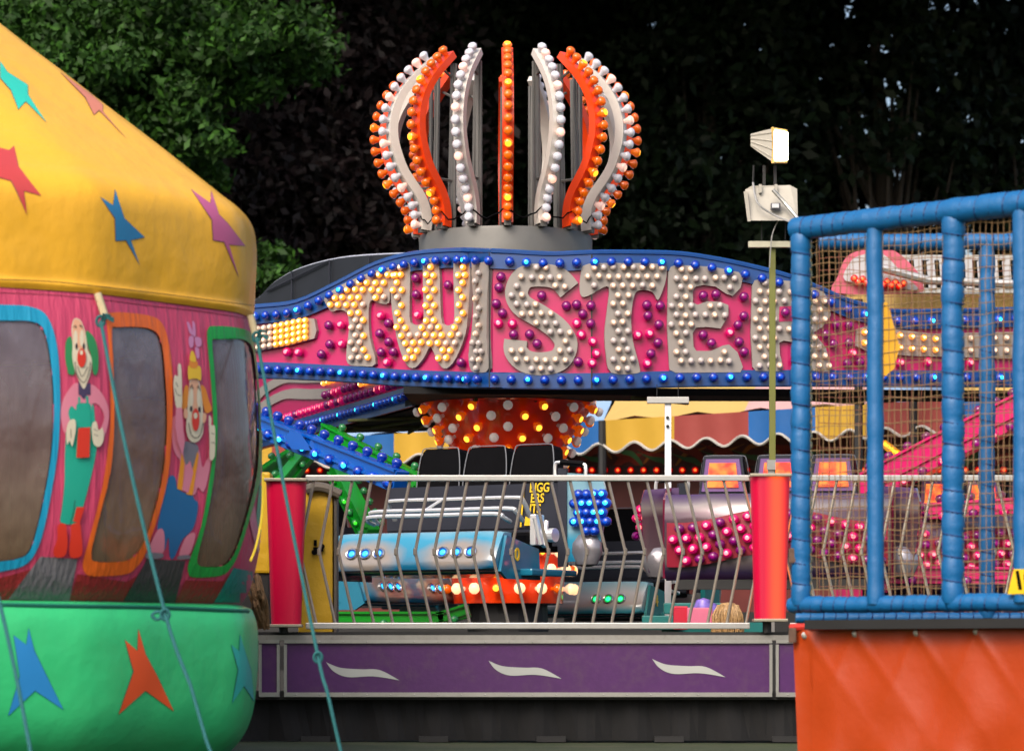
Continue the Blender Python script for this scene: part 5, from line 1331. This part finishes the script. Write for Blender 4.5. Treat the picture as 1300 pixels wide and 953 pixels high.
# straps and guy ropes
M_strap = mat('cream_webbing', (.50, .42, .26), .8, var=.2); M_rope = mat('teal_rope', (.01, .11, .12), .8, var=.3, nscale=80, bump=.4, bscale=200)
def strap(a, b, label):
    t = part('strap', MB().tube([oW(*a, .02) or P(*a, 17), oW(*b, .03) or P(*b, 17)], .020, 8), M_strap, infl, True)
strap((121, 374), (128, 401), ''); strap((318, 400), (324, 424), '')
def rope(pts, knots, label, r=.0095):
    mb = MB(); mb.tube(pts, r, 7)
    for k in knots:
        mb.tube(cr([k+Vector((.02*math.cos(a), -.01, .025*math.sin(a))) for a in [i*.9 for i in range(9)]], 3), .008, 5)
    return mb
def frays(mb, p, n=7, L=.07):
    for i in range(n):
        a = random.uniform(-.6, 1.2); mb.tube([p, p+Vector((L*.5*math.cos(a), -.03, L*.4*math.sin(a)+.01)), p+Vector((L*math.cos(a-.3), -.04, L*.6*math.sin(a)-.01))], .0045, 4)
p0 = P(128, 408, 15.7); p1 = P(210, 780, 15.0); p2 = P(242, 870, 14.85)
mb = rope(cr([p0, P(160, 570, 15.3), p1, p2], 6), [p0, p1], ''); frays(mb, p0); mb.tube(cr([p1, P(200, 776, 15), P(193, 781, 15), P(200, 786, 15), p1], 4), .008, 6)
mb.tube([p2, P(262, 940, 14.7), Vector((P(280, 990, 14.6).x, 14.6, .03))], .0085, 6)
tag(part('guy_rope', mb, M_rope, smooth=True), 'teal guy rope knotted in a loop across the green tube', 'rope', 'teal guy ropes')
p0 = P(326, 428, 16.9); p1 = P(404, 834, 16.0)
mb = rope(cr([p0, P(362, 625, 16.4), p1, P(416, 880, 15.9), P(432, 950, 15.85), Vector((P(440, 980, 15.8).x, 15.8, .03))], 6), [p0, p1], ''); frays(mb, p0)
tag(part('guy_rope', mb, M_rope, smooth=True), 'teal guy rope crossing in front of the crimson pod and purple panel', 'rope', 'teal guy ropes')
mb = rope(cr([P(-20, 690, 14.6), P(2, 775, 14.4), P(22, 865, 14.2), P(40, 960, 14.0)], 5), [], '')
tag(part('guy_rope', mb, M_rope, smooth=True), 'teal guy rope at the lower left corner over the green tube', 'rope', 'teal guy ropes')
mb = MB(); mb.tube(cr([P(334, 600, 16.6), P(333, 650, 16.6), P(326, 690, 16.55), P(318, 712, 16.5)], 4), .006, 5); tag(part('loose_string', mb, mat('yellow_cord', (.6, .45, .02), .7), smooth=True), 'thin yellow cord hanging beside the inflatable window corner', 'cord')

# ================================================================== BLUE SOFT-PLAY CAGE
cage = thing('play_cage', 'blue padded climbing frame with string netting and orange skirt', 'play frame', P(1010, 820, 17))
M_pad = mat('pad_blue', (.001, .11, .31), .5, var=.14, nscale=10, bump=.35, bscale=14, dirt=.12, coat=.15)
M_tie = mat('tie_navy', (.004, .03, .13), .6)
def cageY(px): return 1/(1/17.0+(1/16.0-1/17.0)*(px-1005)/295)
def Cg(px, py, d=0): Y = cageY(px)+d; return P(px, py, Y)
def zline(px, ytop_at_left): # constant height lines on the front face
    return (HY-ytop_at_left)*17.0/F+CZ
def Cz(px, z, d=0): Y = cageY(px); return Vector(((px-CX)*Y/F, Y+d, z))
def pad(name, a, b, r, tie=.10, wav=.14, seed=0):
    a, b = Vector(a), Vector(b); L = (b-a).length; n = max(6, int(L/.02)); pts = []; rr = []
    for i in range(n+1):
        s_ = i/n*L; ph = (s_ % tie)/tie
        pts.append(a.lerp(b, i/n)+Vector((noise.noise(Vector((s_*3, seed, 0))), 0, noise.noise(Vector((s_*3, seed+9, 0)))))*.006)
        rr.append(r*(1-1.2*wav*math.exp(-((min(ph, 1-ph))/.13)**2)+0.075*noise.noise(Vector((s_*9, seed, 3)))))
    mb = MB(); mb.tube(pts, rr, 12); o = part(name, mb, M_pad, cage, True)
    k = tie; d = (b-a).normalized()
    while k < L-.02:
        c = a+d*k; u = d.orthogonal().normalized(); v = d.cross(u)
        mb = MB(); mb.tube([c+(u*math.cos(q)+v*math.sin(q))*r*.93+d*.012*math.sin(q) for q in [2*math.pi*i/12 for i in range(12)]], .0045, 4, closed=True); k += tie*random.uniform(.9, 1.1)
        part('tie', mb, M_tie, o)
    return o
ZT, ZBt = zline(0, 291), zline(0, 768)
XE = 1420
pad('top_rail', Cz(1008, ZT), Cz(1208, ZT), .062, .075, .05, 1); pad('top_rail', Cz(1206, ZT), Cz(XE, ZT), .066, .09, .05, 2)
pad('bottom_rail', Cz(1004, ZBt), Cz(1206, ZBt), .045, .075, .07, 3); pad('bottom_rail', Cz(1208, ZBt), Cz(XE, ZBt), .048, .075, .07, 4)
pad('post', Cz(1017, ZBt), Cz(1017, ZT), .056, .118, .09, 5); pad('post', Cz(1210, ZBt), Cz(1210, ZT), .060, .118, .10, 6)
# plain posts set back, rear rails
pad('post', Cz(1111, ZBt, -.02), Cz(1111, ZT-.05, .0), .045, 9, .0, 7); pad('post', Cz(1298, ZBt, -.03), Cz(1298, ZT-.03, -.0), .05, 9, .0, 8)
ZR = CZ+(HY-307)*17.6/F; ZRb = CZ+(HY-784)*17.6/F
def Rr_(px, z): return Vector(((px-CX)*17.6/F, 17.6, z))
pad('rear_rail', Rr_(1040, ZR), Rr_(1400, ZR), .048, .08, .06, 9); pad('rear_rail', Rr_(1010, ZRb), Rr_(1400, ZRb), .032, .07, .08, 10)
pad('rear_post', Rr_(1253, ZRb), Rr_(1253, ZR), .046, .12, .08, 11); pad('rear_post', Rr_(1120, ZRb), Rr_(1120, ZR), .03, 9, .0, 12) if False else None
M_net = mat('net_string', (.25, .155, .07), .8, var=.3, nscale=40)
M_net2 = mat('net_string_rust', (.26, .10, .06), .8, var=.3, nscale=40)
def net(name, fn, x0, x1, y0, y1, sx, sy, m_, r=.0020):
    mb = MB(); nx = int((x1-x0)/sx); ny = int((y1-y0)/sy)
    def q(i, j):
        x = x0+i*sx; y = y0+j*sy; return fn(x+1.6*noise.noise(Vector((i*.35, j*.4, 1)))+.6*noise.noise(Vector((i*1.7, j*1.3, 5))), y+3.0*noise.noise(Vector((i*.22, j*.3, 9)))+.8*noise.noise(Vector((i*1.1, j*1.7, 3))))
    for i in range(nx+1): mb.tube([q(i, j) for j in range(ny+1)], r, 4, caps=False)
    for j in range(ny+1): mb.tube([q(i, j) for i in range(nx+1)], r*1.15, 4, caps=False)
    return part(name, mb, m_, cage, fix=False)
def zpx(px, py): return Vector(((px-CX)*cageY(px)/F, cageY(px)+.01, CZ+(HY-py)*17.0/F))
net('front_net', zpx, 1030, 1204, 296, 764, 7.6, 14.6, M_net); net('front_net', zpx, 1222, 1410, 296, 764, 7.6, 13.6, M_net)
net('rear_net', lambda a, b: P(a, b, 17.6), 1040, 1390, 312, 778, 13, 16, M_net2, .0018)
# lacing on the corner post
mb = MB()
for px in (1030, 1222): mb.tube([zpx(px+1.2*math.sin(i*2.1), 300+i*4) for i in range(116)], .005, 4)
part('lacing', mb, mat('lace_dark', (.06, .08, .06), .8), cage)
mb = MB(); mb.prism([(1120, 384), (1127, 384), (1142, 440), (1135, 468), (1121, 480)], lambda a, b: Cg(a, b, .02), lambda a, b: Cg(a, b, .012)); part('pennant', mb, mat('pennant_amber', (.62, .32, .015), .6, bump=.3, bscale=10), cage)
t = thing('number_tag', 'yellow tag with black figures hanging at the lower right of the blue cage', 'tag', Cg(1296, 740, -.1))
def tg(a, b): return Cg(a, b, -.09)
mb = MB(); mb.prism([(1287, 722), (1345, 722), (1338, 752), (1279, 754)], lambda a, b: Cg(a, b, -.07), tg); part('plate', mb, mat('tag_yellow', (.75, .50, .01), .45), t)
yaw = math.atan2(Cg(1300, 700).y-Cg(1280, 700).y, Cg(1300, 700).x-Cg(1280, 700).x)
text_part('figures', '10', .13, M_black, Matrix.Translation(Cg(1302, 737, -.095)) @ Matrix.Rotation(yaw, 4, 'Z'), t, False, shear=-.2)
# skirt
M_ork = pvc('skirt_orange', (.36, .042, .006), .22, (1, 1, 1))
mb = MB(); xs_ = [1006+i*3 for i in range(144)]; rows = [796+164*k/24 for k in range(25)]
vs = []
for x in xs_:
    for k, y in enumerate(rows):
        f_ = k/24; wv = .018*f_*math.sin(x*.075+1.6*f_)+.05*f_*noise.noise(Vector((x*.016, y*.012, 0)))-sum(.02*math.exp(-abs((x-bx)-(y-804)*sl)/5)*math.exp(-(y-804)/60) for bx in (1022, 1086, 1164, 1240) for sl in (-.5, .7))
        Y = cageY(x)+wv-.08*f_; z = CZ+(HY-y)*17.0/F
        xx_ = x+6*f_*(1 if x < 1030 else 0); vs.append((((xx_-CX)*cageY(x)/F), Y, max(z, .01)))
n_ = len(rows); mb.add(vs, [(i*n_+k, (i+1)*n_+k, (i+1)*n_+k+1, i*n_+k+1) for i in range(len(xs_)-1) for k in range(n_-1)]); sk = part('skirt', mb, M_ork, cage, True)
mb = MB()
for x, y in ((1022, 806), (1086, 804), (1164, 803), (1240, 801)): mb.lathe([(.02, 0), (.02, .006), (.012, .012), (.001, .013)], 12, M=Matrix.Translation(Cg(x, y, -.02)) @ Matrix.Rotation(R(90), 4, 'X')); part('button', mb, M_steel, sk); mb = MB()
mb = MB(); mb.tube([Cz(1004, CZ+(HY-796)*17/F, -.01), Cz(1100, CZ+(HY-794)*17/F, -.01), Cz(1200, CZ+(HY-792)*17/F, -.01)], [.02]*3, 8); part('piping', mb, mat('skirt_red_trim', (.5, .03, .02), .5), sk)
mb = MB(); mb.box(Cz(1212, CZ+(HY-793)*17/F, .06), (1.7, .3, .05), M=Matrix.Rotation(yaw, 4, 'Z')); part('base_board', mb, M_dark, cage)
mb = MB()
for y in (705, 806): mb = MB(); mb.box(Cg(1006, y, -.06), (.04, .03, .08), bev=.006); part('hinge', mb, mat('rusty_iron', (.12, .07, .05), .7, .4, var=.5, nscale=30), cage)

# ================================================================== TREES
def leaf_mesh(name, pts, size, mats, jit=.5, ids=None):
    n = len(pts); a = RNG.normal(size=(n, 3)); a /= np.linalg.norm(a, axis=1)[:, None]
    b = RNG.normal(size=(n, 3)); b -= (b*a).sum(1)[:, None]*a; b /= np.linalg.norm(b, axis=1)[:, None]
    s = size*(1-jit+2*jit*RNG.random(n))[:, None]
    u = a*s; v = b*s*.55
    V = np.stack([pts-u, pts+v*.9-u*.1, pts+u, pts-v*.9-u*.1], 1).reshape(-1, 3)
    me = bpy.data.meshes.new(name); me.vertices.add(4*n); me.vertices.foreach_set('co', V.ravel().astype(np.float32))
    me.loops.add(4*n); me.loops.foreach_set('vertex_index', np.arange(4*n, dtype=np.int32)); me.polygons.add(n)
    me.polygons.foreach_set('loop_start', np.arange(0, 4*n, 4, dtype=np.int32)); me.polygons.foreach_set('loop_total', np.full(n, 4, dtype=np.int32))
    for m in mats: me.materials.append(m)
    me.polygons.foreach_set('material_index', (ids if ids is not None else RNG.integers(0, len(mats), n)).astype(np.int32))
    me.update(); me.validate(); return me
def leafmat(name, c): return mat(name, c, .6, var=.5, nscale=1.2, spec=.25)
G1 = [leafmat('leaf_bright', (.026, .085, .007)), leafmat('leaf_mid', (.016, .050, .006)), leafmat('leaf_deep', (.014, .045, .006))]
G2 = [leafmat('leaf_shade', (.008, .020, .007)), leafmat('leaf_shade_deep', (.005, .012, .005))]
G3 = [leafmat('leaf_copper', (.016, .009, .010)), leafmat('leaf_copper_deep', (.009, .006, .007))]
M_bark = mat('bark', (.045, .035, .028), .9, var=.4, nscale=8, bump=.8, bscale=20)
def clumps(c, rad, n, cr_, per, flat=.7, shell=.55):
    d = RNG.normal(size=(n, 3)); d /= np.linalg.norm(d, axis=1)[:, None]
    r_ = (shell+(1-shell)*RNG.random(n))[:, None]; C_ = np.array(c)+d*r_*np.array(rad)
    out = []
    for q in C_:
        k = int(per*RNG.uniform(.5, 1.5)); e = RNG.normal(size=(k, 3)); e *= np.array([1, 1, flat])*cr_*RNG.uniform(.5, 1.2)*.6; out.append(q+e)
    return np.concatenate(out), C_
def tree(label, base, h, crown_c, crown_r, ncl, clr, per, ls, mats, group='trees behind the fair', tr=.35, extra=None):
    t = thing('tree', label, 'tree', (base[0], base[1], 0), 0, group)
    pts, C_ = clumps(crown_c, crown_r, ncl, clr, per)
    if extra is not None: pts = np.concatenate([pts, extra])
    o = bpy.data.objects.new('crown', leaf_mesh('crown', pts, ls, mats)); link(o, t)
    mb = MB(); top = Vector(crown_c); b = Vector((base[0], base[1], 0))
    trunk = cr([b, b.lerp(top, .35)+Vector((random.uniform(-.3, .3), 0, 0)), b.lerp(top, .7)+Vector((random.uniform(-.4, .4), 0, 0)), top+Vector((0, 0, crown_r[2]*.6))], 5)
    mb.tube(trunk, [tr*(1-.8*i/len(trunk)) for i in range(len(trunk))], 10)
    for q in C_[::max(1, len(C_)//26)]:
        q = Vector(q); s_ = trunk[random.randint(len(trunk)//4, len(trunk)-4)]
        mb.tube(cr([s_, s_.lerp(q, .5)+Vector((0, 0, random.uniform(-.3, .5))), q], 4), [.10-.085*i/8 for i in range(9)], 6)
    part('trunk', mb, M_bark, t, True); return t
# lit green tree at the left
ex = []
for (px, py, r_) in [(60, 20, 1.1), (150, 40, 1.1), (250, 20, 1.1), (320, 30, .9), (350, 60, .6), (200, 90, 1.0), (100, 80, 1.0), (300, 90, .7), (335, 95, .5), (180, 130, .7), (220, 160, .6), (120, 110, .7), (240, 190, .5), (270, 200, .4), (30, 30, .9), (290, 60, .8), (160, 100, .8), (210, 60, 1.0), (255, 215, .35), (335, 345, .45), (350, 352, .25), (230, 130, .5), (372, 40, .35), (20, 60, .8), (60, 80, .7)]:
    for k in range(5):
        c = np.array(P(px, py, 46+RNG.uniform(-1.5, 2.0)))+RNG.normal(size=3)*r_*.45
        e = RNG.normal(size=(int(560*r_), 3))*np.array([.42, .5, .22])*r_*.75; ex.append(c+e)
tree('bright green leafy tree overhanging behind the yellow inflatable roof', (-7.2, 48), 14, (-7.2, 48, 11), (2.9, 2.5, 4.0), 100, .7, 300, .068, G1, extra=np.concatenate(ex))
tree('dark copper leaved tree between the green tree and the crown', (-3.2, 54), 14, tuple(P(400, 200, 54)), (2.4, 2, 3.2), 130, .8, 260, .10, G3, extra=np.concatenate([np.array(P(RNG.uniform(330, 500), RNG.uniform(215, 340), 53+RNG.uniform(-1, 1)))+RNG.normal(size=(170, 3))*np.array([.4, .4, .22]) for _ in range(60)]))
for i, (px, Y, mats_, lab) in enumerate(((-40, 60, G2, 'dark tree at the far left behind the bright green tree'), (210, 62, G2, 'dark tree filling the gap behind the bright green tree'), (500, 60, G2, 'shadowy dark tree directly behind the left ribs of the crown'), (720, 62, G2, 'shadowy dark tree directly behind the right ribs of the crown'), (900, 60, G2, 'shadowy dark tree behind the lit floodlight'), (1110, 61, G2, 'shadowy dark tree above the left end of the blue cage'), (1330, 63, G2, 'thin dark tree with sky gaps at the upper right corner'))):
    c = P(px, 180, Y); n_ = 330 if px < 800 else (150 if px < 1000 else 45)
    # unseen leaf layer added above the frame to shade the trees below
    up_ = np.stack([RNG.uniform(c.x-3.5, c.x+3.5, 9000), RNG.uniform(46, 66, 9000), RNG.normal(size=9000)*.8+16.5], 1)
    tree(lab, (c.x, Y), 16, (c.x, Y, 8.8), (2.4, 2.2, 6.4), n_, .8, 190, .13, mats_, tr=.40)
    o = bpy.data.objects.new('upper_crown', leaf_mesh('upper_crown', up_, .42, G2)); link(o, [q for q in COL.objects if q.get('label') == lab][0])
# far-off wood
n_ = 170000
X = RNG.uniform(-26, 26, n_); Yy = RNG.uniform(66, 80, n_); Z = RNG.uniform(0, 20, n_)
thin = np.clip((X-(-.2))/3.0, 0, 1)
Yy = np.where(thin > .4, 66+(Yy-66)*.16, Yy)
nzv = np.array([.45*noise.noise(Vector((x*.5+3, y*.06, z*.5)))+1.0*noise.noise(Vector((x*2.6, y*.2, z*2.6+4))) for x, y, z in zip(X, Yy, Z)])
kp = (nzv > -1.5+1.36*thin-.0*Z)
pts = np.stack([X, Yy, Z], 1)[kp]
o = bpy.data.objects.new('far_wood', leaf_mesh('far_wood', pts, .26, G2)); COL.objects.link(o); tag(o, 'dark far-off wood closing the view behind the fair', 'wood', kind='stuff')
